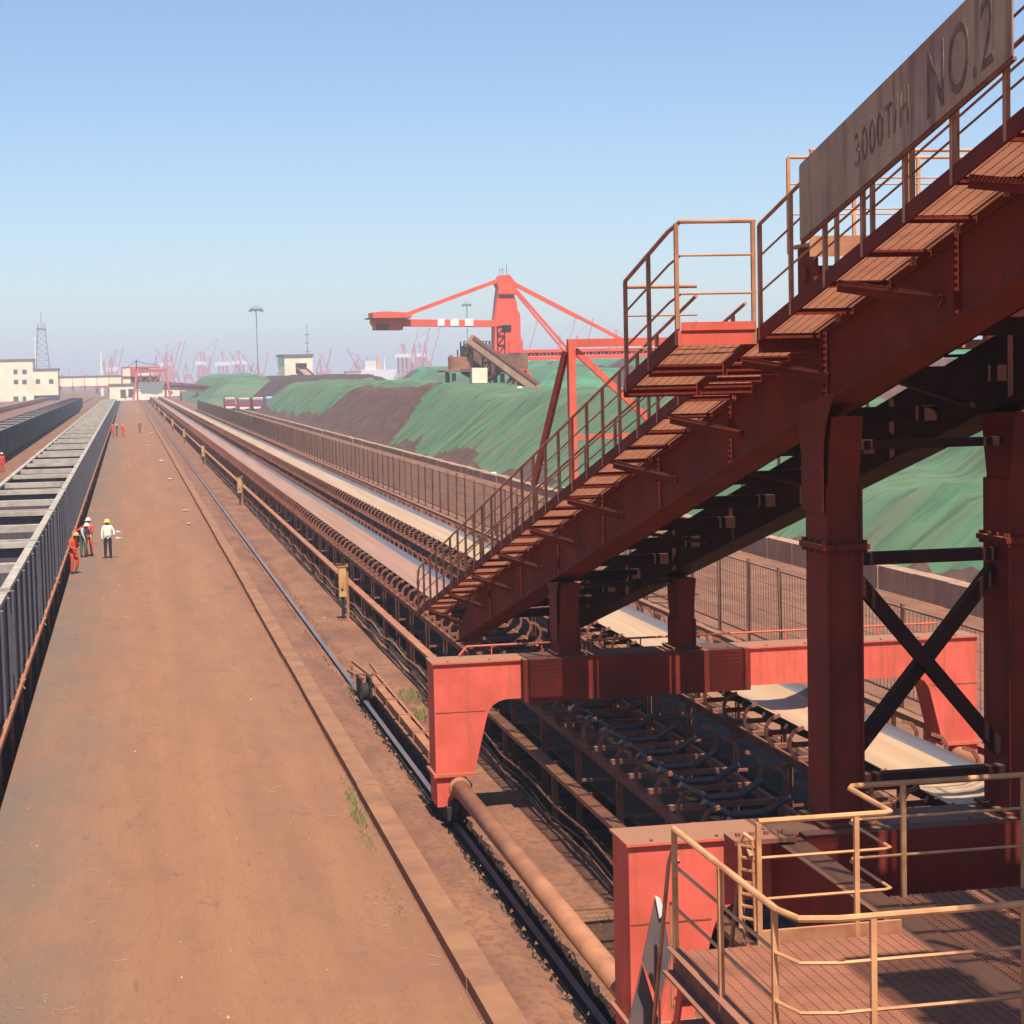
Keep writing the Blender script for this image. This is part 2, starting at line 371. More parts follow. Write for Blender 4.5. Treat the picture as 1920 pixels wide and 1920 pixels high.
# ================================================================== RUNNING RAILS OF THE MACHINE
def rail_mesh(y0, y1):
    m = MB(); pr = [(-.075,-.15),(.075,-.15),(.075,-.13),(.012,-.115),(.012,-.03),(.05,-.02),(.05,.01),(-.05,.01),(-.05,-.02),(-.012,-.03),(-.012,-.115),(-.075,-.13)]
    m.prism(pr, y0, y1, 'y')
    m.m = [0]*len(m.m); m.m[2+6] = 1
    return m
tag(rail_mesh(0, 680).build('crane_rail', ['black', 'rail_steel'], loc=(5.44, 8, .02)), 'blue grey steel rail in a shallow ditch left of the conveyors', 'rail', 'rails the red machine runs on')
tag(rail_mesh(0, 680).build('crane_rail', ['black', 'rail_steel'], loc=(15.1, 8, .02)), 'steel rail right of the pale belt under the right portal legs', 'rail', 'rails the red machine runs on')

# ================================================================== THE TRIPPER (inclined belt gallery on two red portals)
T = thing('tripper_car', (10.3, 27, 0), 'red and maroon tripper car carrying an inclined belt gallery over both conveyors', 'tripper')
def part(mb, name, mats, parent=T, smooth=False, label=None):
    ox, oy, oz = (10.3, 27, 0)
    mb.v = [(x-ox, y-oy, z-oz) for x, y, z in mb.v]
    o = mb.build(name, mats, parent, smooth)
    if label: o['label'] = label
    return o
def portal(y0, y1, label):
    z1, zb = 2.85, 2.17; m = MB()
    L0, L1 = 5.13, 15.43
    def leg(s):                               # outline, mirrored for the right leg
        f = (lambda x: x) if s < 0 else (lambda x: L0+L1-x)
        return f
    arc = [(6.42, zb), (6.30, zb-.03), (6.18, zb-.10), (6.10, zb-.22), (6.06, zb-.34)]
    left = [(L0, z1), (L0, .90), (5.83, .90)] + arc[::-1]
    right = [(L0+L1-x, z) for x, z in left][::-1]
    m.prism(left+right, y0, y1, 'y')
    for a, b in ((L0-.03, L1+.03),): m.box(a, b, y0-.04, y1+.04, z1+.002, z1+.03)
    p = part(m, 'portal_frame', 'red_paint', T, label=label)
    for s in (0, 1):
        fx = (lambda x: x) if s == 0 else (lambda x: L0+L1-x)
        a, b = sorted((fx(5.08), fx(5.86)))
        k = MB(); k.box(a, b, y0-.08, y1+.08, .84, .897); part(k, 'foot_flange', 'red_paint', p)
        a, b = sorted((fx(5.14), fx(5.42)))
        k = MB(); k.box(a, b, y0-.02, y1+.02, .30, .838); part(k, 'foot_block', 'red_paint', p)
        c = fx(5.44); k = MB()
        for yy in (y0+.05, y1-.05):
            k.tube([(c-.09, yy, .22), (c+.09, yy, .22)], .2, 14)
        k.box(c-.16, c-.10, y0-.25, y1+.25, .1, .32); k.box(c+.10, c+.16, y0-.25, y1+.25, .1, .32)
        part(k, 'wheel_bogie', 'black', p)
    for x in (8.0, 12.56): part(MB().box(x-.012, x+.012, y0-.006, y0-.001, zb+.002, z1-.002), 'weld_seam', 'rust', p)
    for a, b in ((L0+.01, 6.05), (L0+L1-6.05, L1-.01)): part(MB().box(a, b, y0-.006, y0-.001, 1.98, 1.995), 'weld_seam', 'rust', p)
    bl = MB()
    for x in range(14):                       # bolts along the cap
        bl.tube([(5.4+x*.74, y0+.05, z1+.03), (5.4+x*.74, y0+.05, z1+.055)], .02, 6)
    part(bl, 'bolt_row', 'rust', p)
    return p
P1 = portal(33.3, 34.0, 'far red portal frame')
P2 = portal(19.8, 20.5, 'near red portal frame with a maroon shaded beam')
part(MB().box(6.70, 10.90, 33.02, 33.25, 2.14, 2.90), 'saddle_box', 'maroon', label='box section in front of the far portal beam, gallery shade in its maroon')  # dusty brown section, painted maroon to carry the gallery's shade
part(MB().box(7.05, 11.2, 19.50, 19.75, 2.12, 2.90), 'saddle_box', 'maroon', label='box section in front of the near portal beam, gallery shade in its maroon')  # same here, deep shade put into the maroon
# low pipe rail on top of the far portal
k = MB(); k.tube([(5.7, 33.93, 2.9), (5.85, 33.93, 3.06), (14.9, 33.93, 3.06)], .022, 6)
for x in range(10): k.tube([(6.3+x*.93, 33.93, 2.88), (6.3+x*.93, 33.93, 3.06)], .014, 5)
part(k, 'low_rail', 'red_paint')
# tie pipes between bogies
k = MB(); k.tube([(5.52, 20.52, .66), (5.52, 33.27, .66)], .15, 16)
for y in (20.7, 33.1): k.tube([(5.52, y-.03, .66), (5.52, y+.03, .66)], .2, 16)
part(k, 'tie_pipe', 'dusty_pipe', smooth=True, label='round dusty tie pipe between the left portal legs')
k = MB(); k.tube([(15.04, 20.52, .66), (15.04, 33.27, .66)], .15, 16); part(k, 'tie_pipe', 'dusty_pipe')
k = MB(); k.box(5.62, 5.80, 34.1, 47.0, .36, .5); k.box(5.86, 5.92, 34.1, 47.6, .44, .5)
for i in range(6): k.box(5.60, 5.94, 35.2+i*2.1, 35.26+i*2.1, .33, .53)
part(k, 'tie_beam', 'dusty_pipe', label='long flat tie beam to the leading wheel')
k = MB(); k.tube([(5.36, 46.6, .22), (5.54, 46.6, .22)], .22, 16); k.box(5.30, 5.36, 46.2, 47.0, .12, .6); k.box(5.54, 5.60, 46.2, 47.0, .12, .6)
part(k, 'leading_wheel', 'black')
k = MB()
for a, b in (((5.5, 47.2, .45), (5.25, 48.3, .5)), ((5.7, 47.3, .5), (5.45, 49.0, .62)), ((5.3, 47.6, .5), (5.9, 47.5, .5)), ((5.95, 47.8, .45), (5.98, 49.6, .45)), ((5.35, 48.4, .3), (5.35, 48.4, .62))): k.bar(a, b, .06, .06)
part(k, 'rail_sweep', 'rust')
# longitudinal sills at deck level joining toward the camera
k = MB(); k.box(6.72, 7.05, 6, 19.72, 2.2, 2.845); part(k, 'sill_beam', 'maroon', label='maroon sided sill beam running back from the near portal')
k = MB(); k.box(13.5, 13.85, 6, 19.72, 2.2, 2.845); part(k, 'sill_beam', 'red_paint')
k = MB(); k.box(6.2, 6.9, 19.4, 19.79, 2.88, 2.93)
for i in range(4): k.tube([(6.3+i*.16, 19.6, 2.93), (6.3+i*.16, 19.6, 2.97)], .03, 6)
part(k, 'gusset_plate', 'rust')
# inclined plate girders
def girder(x0, x1, mt='maroon'):
    m = MB(); ya, yb = 4.0, 44.6
    dp = .82
    def zz(y): return gal(y)
    m.prism([(ya, zz(ya)+.03), (yb, zz(yb)+.03), (yb, zz(yb)+.45), (yb-2.5, zz(yb-2.5)+dp), (ya, zz(ya)+dp)], x0+.05, x1-.05, 'x')
    m.prism([(ya, zz(ya)), (yb, zz(yb)), (yb, zz(yb)+.029), (ya, zz(ya)+.029)], x0-.05, x1+.05, 'x')
    m.prism([(ya, zz(ya)+dp+.001), (yb-2.6, zz(yb-2.6)+dp+.001), (yb-2.6, zz(yb-2.6)+dp+.03), (ya, zz(ya)+dp+.03)], x0+.05, x1+.05, 'x')
    g = part(m, 'girder', mt)
    y = 6.3
    while y < 42:
        for xs in (x0-.02, x1-.045): part(MB().box(xs, xs+.065, y, y+.02, zz(y)+.04, zz(y)+dp-.01), 'stiffener', mt, g)
        y += 3.4
    return g
G1 = girder(7.45, 7.83); G2 = girder(9.62, 9.98, 'maroon_shade')
def column(x0, x1, y0, y1, zb, flare, flange=None):
    zt = gal((y0+y1)/2) + (-.01)
    m = MB(); c = (y0+y1)/2
    m.prism([(y0, zb), (y1, zb), (y1, zt-.75), (y1+flare, zt-.02-flare*GS-.02), (y0-flare, zt-.02+flare*GS*0-.02), (y0, zt-.75)], x0, x1, 'x')
    for xx in (x0+.001-.03, x1-.001):
        m.prism([(y0-.03, zb+.001), (y1+.03, zb+.001), (y1+.03, zt-.8), (y0-.03, zt-.8)], xx, xx+.03, 'x')
    c_ = part(m, 'column', 'maroon')
    if x0 < 8:                                    # curved gusset wrapping up the outer face of the girder
        rr_ = .55 if flange else .3
        def arc_(sg, y_): return [(y_+sg*rr_*(1-math.cos(t_)), zt-.25-rr_*.5+rr_*1.2*math.sin(t_)-sg*GS*rr_*(1-math.cos(t_))) for t_ in (0, .35, .7, 1.05, 1.4)]
        pl = [(y0-.03, zt-1.1)] + arc_(-1, y0-.03) + arc_(1, y1+.03)[::-1] + [(y1+.03, zt-1.1)]
        part(MB().prism(pl, x0-.075, x0-.055, 'x'), 'gusset', 'maroon', c_)
    b = MB(); b.box(x0-.12, x1+.12, y0-.12, y1+.12, zb-.001, zb+.035); part(b, 'base_plate', 'maroon', c_)
    if flange:
        b = MB(); b.box(x0-.09, x1+.09, y0-.09, y1+.09, flange-.03, flange+.03)
        for i in range(4):
            for yy in (y0-.06, y1+.06): b.tube([(x0-.05+i*(x1-x0+.1)/3, yy, flange-.07), (x0-.05+i*(x1-x0+.1)/3, yy, flange+.07)], .02, 6)
            for xx in (x0-.06, x1+.06): b.tube([(xx, y0+i*(y1-y0)/3, flange-.07), (xx, y0+i*(y1-y0)/3, flange+.07)], .02, 6)
        part(b, 'bolted_flange', 'maroon', c_)
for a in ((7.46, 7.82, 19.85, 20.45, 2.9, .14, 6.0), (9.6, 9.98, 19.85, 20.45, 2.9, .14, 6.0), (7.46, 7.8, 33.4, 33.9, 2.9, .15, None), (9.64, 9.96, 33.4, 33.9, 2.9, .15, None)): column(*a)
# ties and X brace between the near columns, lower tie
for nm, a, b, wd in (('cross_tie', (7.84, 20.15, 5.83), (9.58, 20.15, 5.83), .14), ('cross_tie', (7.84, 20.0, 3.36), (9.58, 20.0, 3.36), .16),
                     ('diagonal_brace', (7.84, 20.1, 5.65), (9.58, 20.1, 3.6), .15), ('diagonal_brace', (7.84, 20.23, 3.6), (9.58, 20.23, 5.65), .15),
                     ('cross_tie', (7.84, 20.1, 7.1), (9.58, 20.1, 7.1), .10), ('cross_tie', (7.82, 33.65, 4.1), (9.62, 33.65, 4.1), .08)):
    part(MB().bar(a, b, wd, wd), nm, 'maroon_shade')
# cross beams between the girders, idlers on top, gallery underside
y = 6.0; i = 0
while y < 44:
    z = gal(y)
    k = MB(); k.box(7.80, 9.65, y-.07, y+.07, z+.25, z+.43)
    part(k, 'cross_beam', 'maroon_shade')
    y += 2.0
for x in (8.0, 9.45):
    k = MB(); k.prism([(4, gal(4)+.86), (43, gal(43)+.86), (43, gal(43)+1.0), (4, gal(4)+1.0)], x-.04, x+.04, 'x'); part(k, 'belt_stringer', 'maroon_shade')
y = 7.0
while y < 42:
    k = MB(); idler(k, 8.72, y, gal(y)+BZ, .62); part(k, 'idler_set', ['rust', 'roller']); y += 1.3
for i in range(7):
    y = 9+i*5.1; k = MB(); k.bar((7.84, y, gal(y)+.15), (9.6, y+1.6, gal(y+1.6)+.15), .07, .05); part(k, 'wind_brace', 'maroon_shade')

# ---- walkways: grating, stringer, railing
def wz(y): return 8.36 + (20.2-y)*.237 if y < 60 else 0
def grate(m, x0, x1, ya, yb, zf, pitch=.042, h=.03):
    y = ya
    while y < yb:
        z = zf(y); m.slot(0); m.box(x0, x1, y, y+.006, z-h, z); y += pitch
    m.slot(1); x = x0+.03
    sl = (zf(yb)-zf(ya))/(yb-ya)
    while x < x1:
        m.prism([(ya, zf(ya)-h*.9), (yb, zf(yb)-h*.9), (yb, zf(yb)+.001), (ya, zf(ya)+.001)], x, x+.005, 'x'); x += .1
def rail_run(pts, posts, hgt, r=.019, mt='rust_rail', parent=None, mids=(.36, .70), name='railing'):
    """pts: polyline at deck level; posts: list of points."""
    m = MB()
    m.tube([(x, y, z+hgt) for x, y, z in pts], r*1.15, 8)
    o = part(m, name, mt, parent or T)
    for f in mids:
        part(MB().tube([(x, y, z+hgt*f) for x, y, z in pts], r*.62, 6), 'mid_rail', mt, o)
    for (x, y, z) in posts:
        q = MB(); q.box(x-.022, x+.022, y-.022, y+.022, z-.1, z+hgt-.01)
        part(q, 'rail_post', mt, o)
    return o
WX0, WX1 = 6.80, 7.48
for (ya, yb) in ((4.5, 20.2), (20.22, 46.4)):
    m = MB(); grate(m, WX0+.03, WX1-.01, ya, yb, wz)
    part(m, 'walkway_grating', ['grating', 'maroon'])
# stringer and crossbars
k = MB(); k.prism([(4.5, wz(4.5)-.11), (46.5, wz(46.5)-.11), (46.5, wz(46.5)+.05), (4.5, wz(4.5)+.05)], WX0-.012, WX0+.012, 'x')
part(k, 'walkway_stringer', 'maroon')
k = MB(); k.prism([(4.5, wz(4.5)-.11), (46.5, wz(46.5)-.11), (46.5, wz(46.5)+.0), (4.5, wz(4.5)+.0)], WX1+.0, WX1+.02, 'x'); part(k, 'walkway_stringer', 'maroon')
for i in range(41):
    y = 5.1+i*1.0; z = wz(y)
    k = MB(); k.box(WX0+.02, WX1, y, y+.05, z-.10, z-.034); part(k, 'tread_bearer', 'maroon')
for i in range(14):
    y = 5.9+i*3.0; z = wz(y)
    k = MB(); k.bar((WX0+.05, y, z-.13), (7.47, y-1.05, z-.30), .09, .02); k.bar((WX0+.05, y, z-.14), (7.47, y-1.05, z-.34), .015, .12); part(k, 'bracket', 'maroon')
# left railing of the climbing walkway
ys = [46.3-i for i in range(24)]
rail_run([(6.80, 46.4, wz(46.4)-.35), (6.80, 46.0, wz(46.0)), (6.80, 22.5, wz(22.5))], [(6.80, y, wz(y)) for y in ys], 1.05)
rail_run([(7.42, 45.5, wz(45.5)), (7.42, 22.5, wz(22.5))], [(7.42, 45.0-2.0*i, wz(45-2.0*i)) for i in range(12)], .95)
rail_run([(6.80, 20.1, wz(20.1)), (6.80, 5, wz(5))], [(6.80, 20.1-1.0*i, wz(20.1-1.0*i)) for i in range(15)], 1.15)
rail_run([(7.42, 20.1, wz(20.1)), (7.42, 5, wz(5))], [(7.42, 19.4-1.0*i, wz(19.4-1.0*i)) for i in range(14)], 1.1)
# outward landing
m = MB(); grate(m, 5.92, WX0-.03, 20.22, 22.45, wz); part(m, 'landing_grating', ['grating', 'maroon'])
k = MB(); k.prism([(20.2, wz(20.2)-.12), (22.5, wz(22.5)-.12), (22.5, wz(22.5)+.06), (20.2, wz(20.2)+.06)], 5.88, 5.91, 'x')
k.box(5.88, 7.5, 22.46, 22.54, wz(22.5)-.16, wz(22.5)-.02)
k.box(5.90, 7.5, 21.4, 21.46, wz(21.4)-.18, wz(21.4)-.035)
k.box(6.82, 7.45, 20.16, 20.24, wz(20.2)-.22, wz(20.2)-.04)
part(k, 'landing_frame', 'maroon')
k = MB(); k.box(5.88, 6.78, 20.16, 20.19, wz(20.2)-.12, wz(20.2)+.04); k.box(5.92, 6.76, 20.14, 20.16, wz(20.2)+.04, wz(20.2)+.13)
part(k, 'toe_plate', 'red_paint', label='lit salmon toe plate of the landing')
rail_run([(5.90, 22.45, wz(22.45)), (5.90, 20.55, wz(20.55)), (5.95, 20.25, wz(20.2)), (6.78, 20.18, wz(20.2))],
         [(5.90, 22.45, wz(22.45)), (5.90, 21.4, wz(21.4)), (5.90, 20.25, wz(20.25)), (6.75, 20.18, wz(20.18))], 1.22, r=.022)
rail_run([(5.9, 22.48, wz(22.45)), (6.8, 22.48, wz(22.45))], [], 1.15)
m = MB(); grate(m, 5.92, WX0-.03, 7.6, 11.4, wz); part(m, 'landing_grating', ['grating', 'maroon'])  # unseen landing nearer the camera, added to shade the deck below
k = MB(); k.prism([(7.6, wz(7.6)-.12), (11.4, wz(11.4)-.12), (11.4, wz(11.4)+.06), (7.6, wz(7.6)+.06)], 5.88, 5.91, 'x')
for y in (7.6, 8.6, 9.6, 10.6, 11.4): k.box(5.92, 6.78, y, y+.08, wz(y)-.16, wz(y)-.035)
part(k, 'landing_frame', 'maroon')
k = MB(); k.prism([(8.2, wz(8.2)+.005), (10.9, wz(10.9)+.005), (10.9, wz(10.9)+.012), (8.2, wz(8.2)+.012)], 6.0, 6.75, 'x'); part(k, 'landing_shade_plate', 'rust')  # solid sheet on the unseen landing, added to deepen its shadow
# right-hand walkway of the gallery
m = MB(); grate(m, 10.12, 10.75, 6, 44, lambda y: gal(y)+.95); part(m, 'walkway_grating', ['grating', 'maroon'])
k = MB(); k.prism([(6, gal(6)+.85), (44, gal(44)+.85), (44, gal(44)+1.0), (6, gal(6)+1.0)], 10.76, 10.79, 'x'); part(k, 'walkway_stringer', 'maroon')
rail_run([(10.78, 44, gal(44)+.95), (10.78, 6, gal(6)+.95)], [(10.78, 43-2*i, gal(43-2*i)+.95) for i in range(18)], 1.05)
# sign board on the upper railing
def signpart():
    S = .237; m = MB()
    y0, y1 = 18.55, 13.80
    def zb(y): return 9.27 + (18.45-y)*.225
    m.prism([(y0, zb(y0)), (y1, zb(y1)), (y1, zb(y1)+.76), (y0, zb(y0)+.74)], 6.70, 6.716, 'x')
    s = part(m, 'sign_board', 'sign_plate', label='long weathered brown sign board with faded lettering')
    f = MB()
    for dz in (-.02, .745): f.bar((6.725, y0, zb(y0)+dz), (6.725, y1, zb(y1)+dz), .03, .03)
    part(f, 'sign_frame', 'rust', s)
    def text(body, size, y, dz, sx=1.0):
        cu = bpy.data.curves.new('lettering', 'FONT'); cu.body = body; cu.size = size; cu.shear = 0; cu.extrude = .002; cu.space_character = 1.12
        to = bpy.data.objects.new('lettering', cu); col.objects.link(to)
        dg = bpy.context.evaluated_depsgraph_get(); me = bpy.data.meshes.new_from_object(to.evaluated_get(dg)); bpy.data.objects.remove(to)
        me.materials.clear(); me.materials.append(M['sign_ink'])
        for v in me.vertices:
            u, h, e = v.co.x*sx, v.co.y, v.co.z
            yy = y-u; v.co = (6.697-e-10.3, yy-27, zb(yy)+dz+h)
        o = bpy.data.objects.new('lettering', me); col.objects.link(o); o.parent = s
    text('3000T/H', .44, 17.05, .22, .74)
    text('NO.2', .80, 15.42, .08, .66)
    return s
signpart()
# crossover platform over the belt behind the sign
k = MB(); k.box(8.5, 11.2, 23.2, 24.0, 9.50, 9.54); k.box(8.5, 11.2, 23.17, 23.19, 9.36, 9.62); part(k, 'crossover_platform', 'rust_rail', label='orange crossover platform above the belt')
rail_run([(8.52, 23.2, 9.54), (11.2, 23.2, 9.54)], [(8.55+i*1.3, 23.2, 9.54) for i in range(3)], 1.15, mt='yellow_rail')
rail_run([(8.52, 24.0, 9.54), (11.2, 24.0, 9.54)], [(8.52+i*.9, 24.0, 9.54) for i in range(4)], 1.15, mt='yellow_rail')
k = MB(); k.tube([(8.55, 23.6, 9.15), (9.5, 23.6, 9.15)], .12, 16); k.box(8.60, 8.66, 23.3, 23.9, 8.6, 9.49); k.box(9.4, 9.47, 23.3, 23.9, 8.3, 9.49); part(k, 'bend_pulley', 'maroon')
k = MB(); k.box(8.70, 8.80, 23.0, 23.1, 8.98, 9.10); part(k, 'pale_fitting', 'white')
for x in (10.05, 11.1):
    part(MB().box(x-.05, x+.05, 23.5, 23.6, gal(23.5)+.6, 9.5), 'platform_post', 'maroon')
# dark service beams at the right of the near frame
for a in ((9.99, 13.0, 20.0, 20.2, 7.86, 8.0), (9.99, 13.0, 22.6, 22.75, 8.15, 8.27), (9.99, 12.6, 17.6, 17.75, 8.3, 8.45)): part(MB().box(*a), 'service_beam', 'maroon_shade')
k = MB(); k.box(10.0, 12.8, 20.3, 22.5, 8.05, 8.09); part(k, 'service_deck', 'maroon_shade')
rail_run([(10.1, 22.6, 8.27), (12.9, 22.6, 8.27)], [(10.3+i*.7, 22.6, 8.27) for i in range(4)], 1.05, mt='red_paint')
k = MB(); k.box(10.6, 11.5, 21.2, 22.2, 8.1, 9.0); part(k, 'drive_housing', 'red_paint')

# ---- operator deck in the lower right
DZ = 2.86
m = MB(); grate(m, 4.62, 6.70, 8.0, 16.05, lambda y: DZ, pitch=.045); part(m, 'deck_grating', ['grating', 'rust'])
k = MB(); k.box(4.62, 6.70, 8.0, 16.05, DZ-.045, DZ-.038); part(k, 'deck_plate', 'grating')
m = MB(); grate(m, 7.07, 13.4, 8.0, 17.3, lambda y: DZ-.02, pitch=.06); part(m, 'deck_grating', ['grating', 'rust'], label='open grating deck in the shade of the gallery')
k = MB(); k.box(4.56, 4.61, 8, 16.1, DZ-.20, DZ+.03); k.box(4.46, 4.56, 8, 16.1, DZ-.20, DZ-.18); k.box(4.50, 4.56, 8, 16.1, DZ+.02, DZ+.03)
part(k, 'deck_edge', 'rust')
k = MB(); k.box(5.38, 6.70, 16.06, 16.10, DZ-.08, DZ+.11); part(k, 'toe_plate', 'rust_rail')
for y in (9, 11, 13, 15): part(MB().box(4.62, 6.70, y, y+.1, DZ-.2, DZ-.05), 'deck_joist', 'maroon')
for y in (9, 11, 13, 15, 17): part(MB().box(7.07, 13.4, y, y+.1, DZ-.22, DZ-.06), 'deck_joist', 'maroon')
RH = 1.10
YR = dict(mt='yellow_rail', r=.024)
rail_run([(4.57, 16.05, DZ), (4.60, 13.4, DZ), (4.68, 13.12, DZ), (4.95, 13.05, DZ), (8.5, 13.05, DZ)], [(4.57, 16.03, DZ), (4.57, 14.7, DZ), (4.60, 13.45, DZ)], RH, **YR)
rail_run([(4.95, 13.05, DZ), (5.0, 13.05, DZ)], [(5.22, 13.05, DZ), (6.42, 13.05, DZ), (7.7, 13.05, DZ)], RH, **YR)
rail_run([(5.36, 16.08, DZ), (6.55, 16.08, DZ), (6.62, 16.12, DZ), (6.62, 17.1, DZ), (6.68, 17.2, DZ), (13, 17.2, DZ)], [(5.36, 16.08, DZ), (6.28, 16.08, DZ), (7.2, 17.2, DZ), (8.45, 17.2, DZ), (9.7, 17.2, DZ), (11, 17.2, DZ)], RH, **YR)
# steep stair down from the deck toward the road, with two dark plates on its rail
st = MB()
def sp(y): return DZ - (y-16.1)*2.3
for x in (4.66, 5.26): st.prism([(16.1, DZ), (17.25, sp(17.25)), (17.25, sp(17.25)-.3), (16.1, DZ-.3)], x-.012, x+.012, 'x')
S_ = part(st, 'deck_stair', 'red_paint')
for i in range(9):
    y = 16.2+i*.115; part(MB().box(4.68, 5.24, y-.02, y+.18, sp(y)-.1, sp(y)-.07), 'tread', 'red_paint', S_)
for x in (4.62, 5.30):
    q = MB(); q.tube([(x, 16.1, DZ+.78), (x, 16.25, DZ+.86), (x, 16.4, DZ+.70), (x, 17.4, sp(17.4)+.9)], .02, 7)
    for y in (16.35, 16.8, 17.25): q.tube([(x, y, sp(y)-.05), (x, y, sp(y)+.93)], .014, 6)
    part(q, 'handrail', 'rust_rail', S_)
def plate(pts, Y, mt, lab, nm='dark_plate'):
    q = [at(x, y, Y) for x, y in pts]
    return part(MB().prism([(p.x, p.z) for p in q], Y-.008, Y+.008, 'y'), nm, mt, S_, label=lab)
plate([(1228, 1685), (1243, 1705), (1257, 1790), (1236, 1885), (1204, 1800)], 16.9, 'plate_dark', 'upper dark grey plate fixed to the stair handrail')
plate([(1203, 1805), (1234, 1910), (1230, 1950), (1172, 1950)], 17.1, 'plate_dark', 'lower dark grey plate fixed to the stair handrail')
plate([(1257, 1800), (1262, 1802), (1240, 1905), (1235, 1897)], 16.88, 'red_paint', 'red edge strip beside the upper dark plate', 'edge_strip')
plate([(1228, 1679), (1238, 1684), (1246, 1712), (1236, 1722)], 16.87, 'white', 'torn pale corner of the upper dark plate', 'plate_corner')
# bolted vertical post frame beside the opening
k = MB(); k.tube([(5.24, 16.25, DZ+.1), (5.24, 16.25, DZ+.88), (5.27, 16.2, DZ+.97), (5.33, 16.15, DZ+.92), (5.34, 16.12, DZ+.1)], .02, 7)
for i in range(7): k.bar((5.24, 16.25, DZ+.2+i*.11), (5.34, 16.12, DZ+.2+i*.11), .02, .02)
part(k, 'gate_frame', 'yellow_rail')
# supports of the deck
for x, y in ((4.8, 15.7), (4.8, 9.5), (6.4, 9.5)):
    part(MB().box(x-.07, x+.07, y-.07, y+.07, 0, DZ-.2), 'deck_post', 'maroon')

# ================================================================== RED BRACED FRAME BEHIND THE WALKWAY
A = thing('braced_frame', (13.95, 60, 0), 'tall red braced steel frame standing beyond the climbing walkway', 'steel frame')
def ap(mb, n, mt='red_paint', lab=None):
    mb.v = [(x-13.95, y-60, z) for x, y, z in mb.v]; o = mb.build(n, mt, A)
    if lab: o['label'] = lab
MBx = lambda *a: MB().box(*a)
ap(MBx(13.83, 14.06, 59.85, 60.15, 0, 8.72), 'post')
ap(MB().bar((13.83, 60, 8.85), (19.5, 60, 8.85), .24, .26), 'top_beam')
ap(MB().bar((13.8, 60.1, 8.6), (12.9, 61.2, 4.3), .16, .18), 'brace', 'maroon')  # red brace on the shaded side, its shade painted in as maroon
ap(MB().bar((14.1, 60.1, 8.62), (16.5, 60.1, 6.35), .18, .2), 'brace', 'red_paint')
ap(MB().bar((16.5, 60.1, 6.35), (18.0, 60.1, 4.9), .18, .2), 'brace', 'red_paint')
ap(MB().bar((14.08, 60, 5.85), (16.5, 60, 5.85), .14, .16), 'mid_beam')

# ================================================================== FENCE, WALLS
f = thing('mesh_fence', (17.4, 22, 0), 'tall rusty wire mesh fence right of the pale belt', 'fence')
rf = random.Random(21)
for i in range(100):
    a_, b_, c_ = rf.uniform(-.05, .05), rf.uniform(-.06, .06), rf.uniform(-.1, .06)
    MB().bar((0, i*2.8, 0), (a_, i*2.8+b_, 2.5+c_), .08, .08).build('post', 'stacker_brown', f)
r = MB()
for i in range(100, 170): r.box(-.04, .04, i*2.8-.04, i*2.8+.04, 0, 2.5)
tag(r.build('post', 'stacker_brown', f), kind='stuff')
wm = MB()
for z in (.3, 2.35): wm.bar((0, 0, z), (0, 475, z), .04, .04)
for z in (.7, 1.1, 1.5, 1.9): wm.bar((0, 0, z), (0, 475, z), .008, .008)
y = 0
while y < 475: wm.box(-.006, .006, y, y+.006, .3, 2.35); y += .22 if y < 60 else .2
wm.build('wire_mesh', 'fence_wire', f)
pw = thing('low_parapet', (15.75, 26, 0), 'low concrete parapet of stubby posts below the mesh fence', 'parapet')
MB().box(-.09, .09, 0, 440, .55, .68).build('coping', 'concrete', pw)
for i in range(100): MB().box(-.08, .08, i*2.05-.13, i*2.05+.13, 0, .549).build('stub_post', 'conc_wall', pw)
r = MB()
for i in range(100, 214): r.box(-.08, .08, i*2.05-.13, i*2.05+.13, 0, .549)
tag(r.build('stub_post', 'conc_wall', pw), kind='stuff')
bw = MB(); y = 0; rw = random.Random(9)
while y < 460:
    j = rw.uniform(-.04, .04); bw.box(-.3+j, .3+j, y+.02, y+2.98, 0, (.86 if y < 75 else .5)+rw.uniform(-.03, .03)); y += 3
bw2 = bw.build('block_wall', 'conc_wall', loc=(26.2, 40, 0)); tag(bw2, 'long low wall of concrete blocks at the foot of the green netted heaps', 'wall')
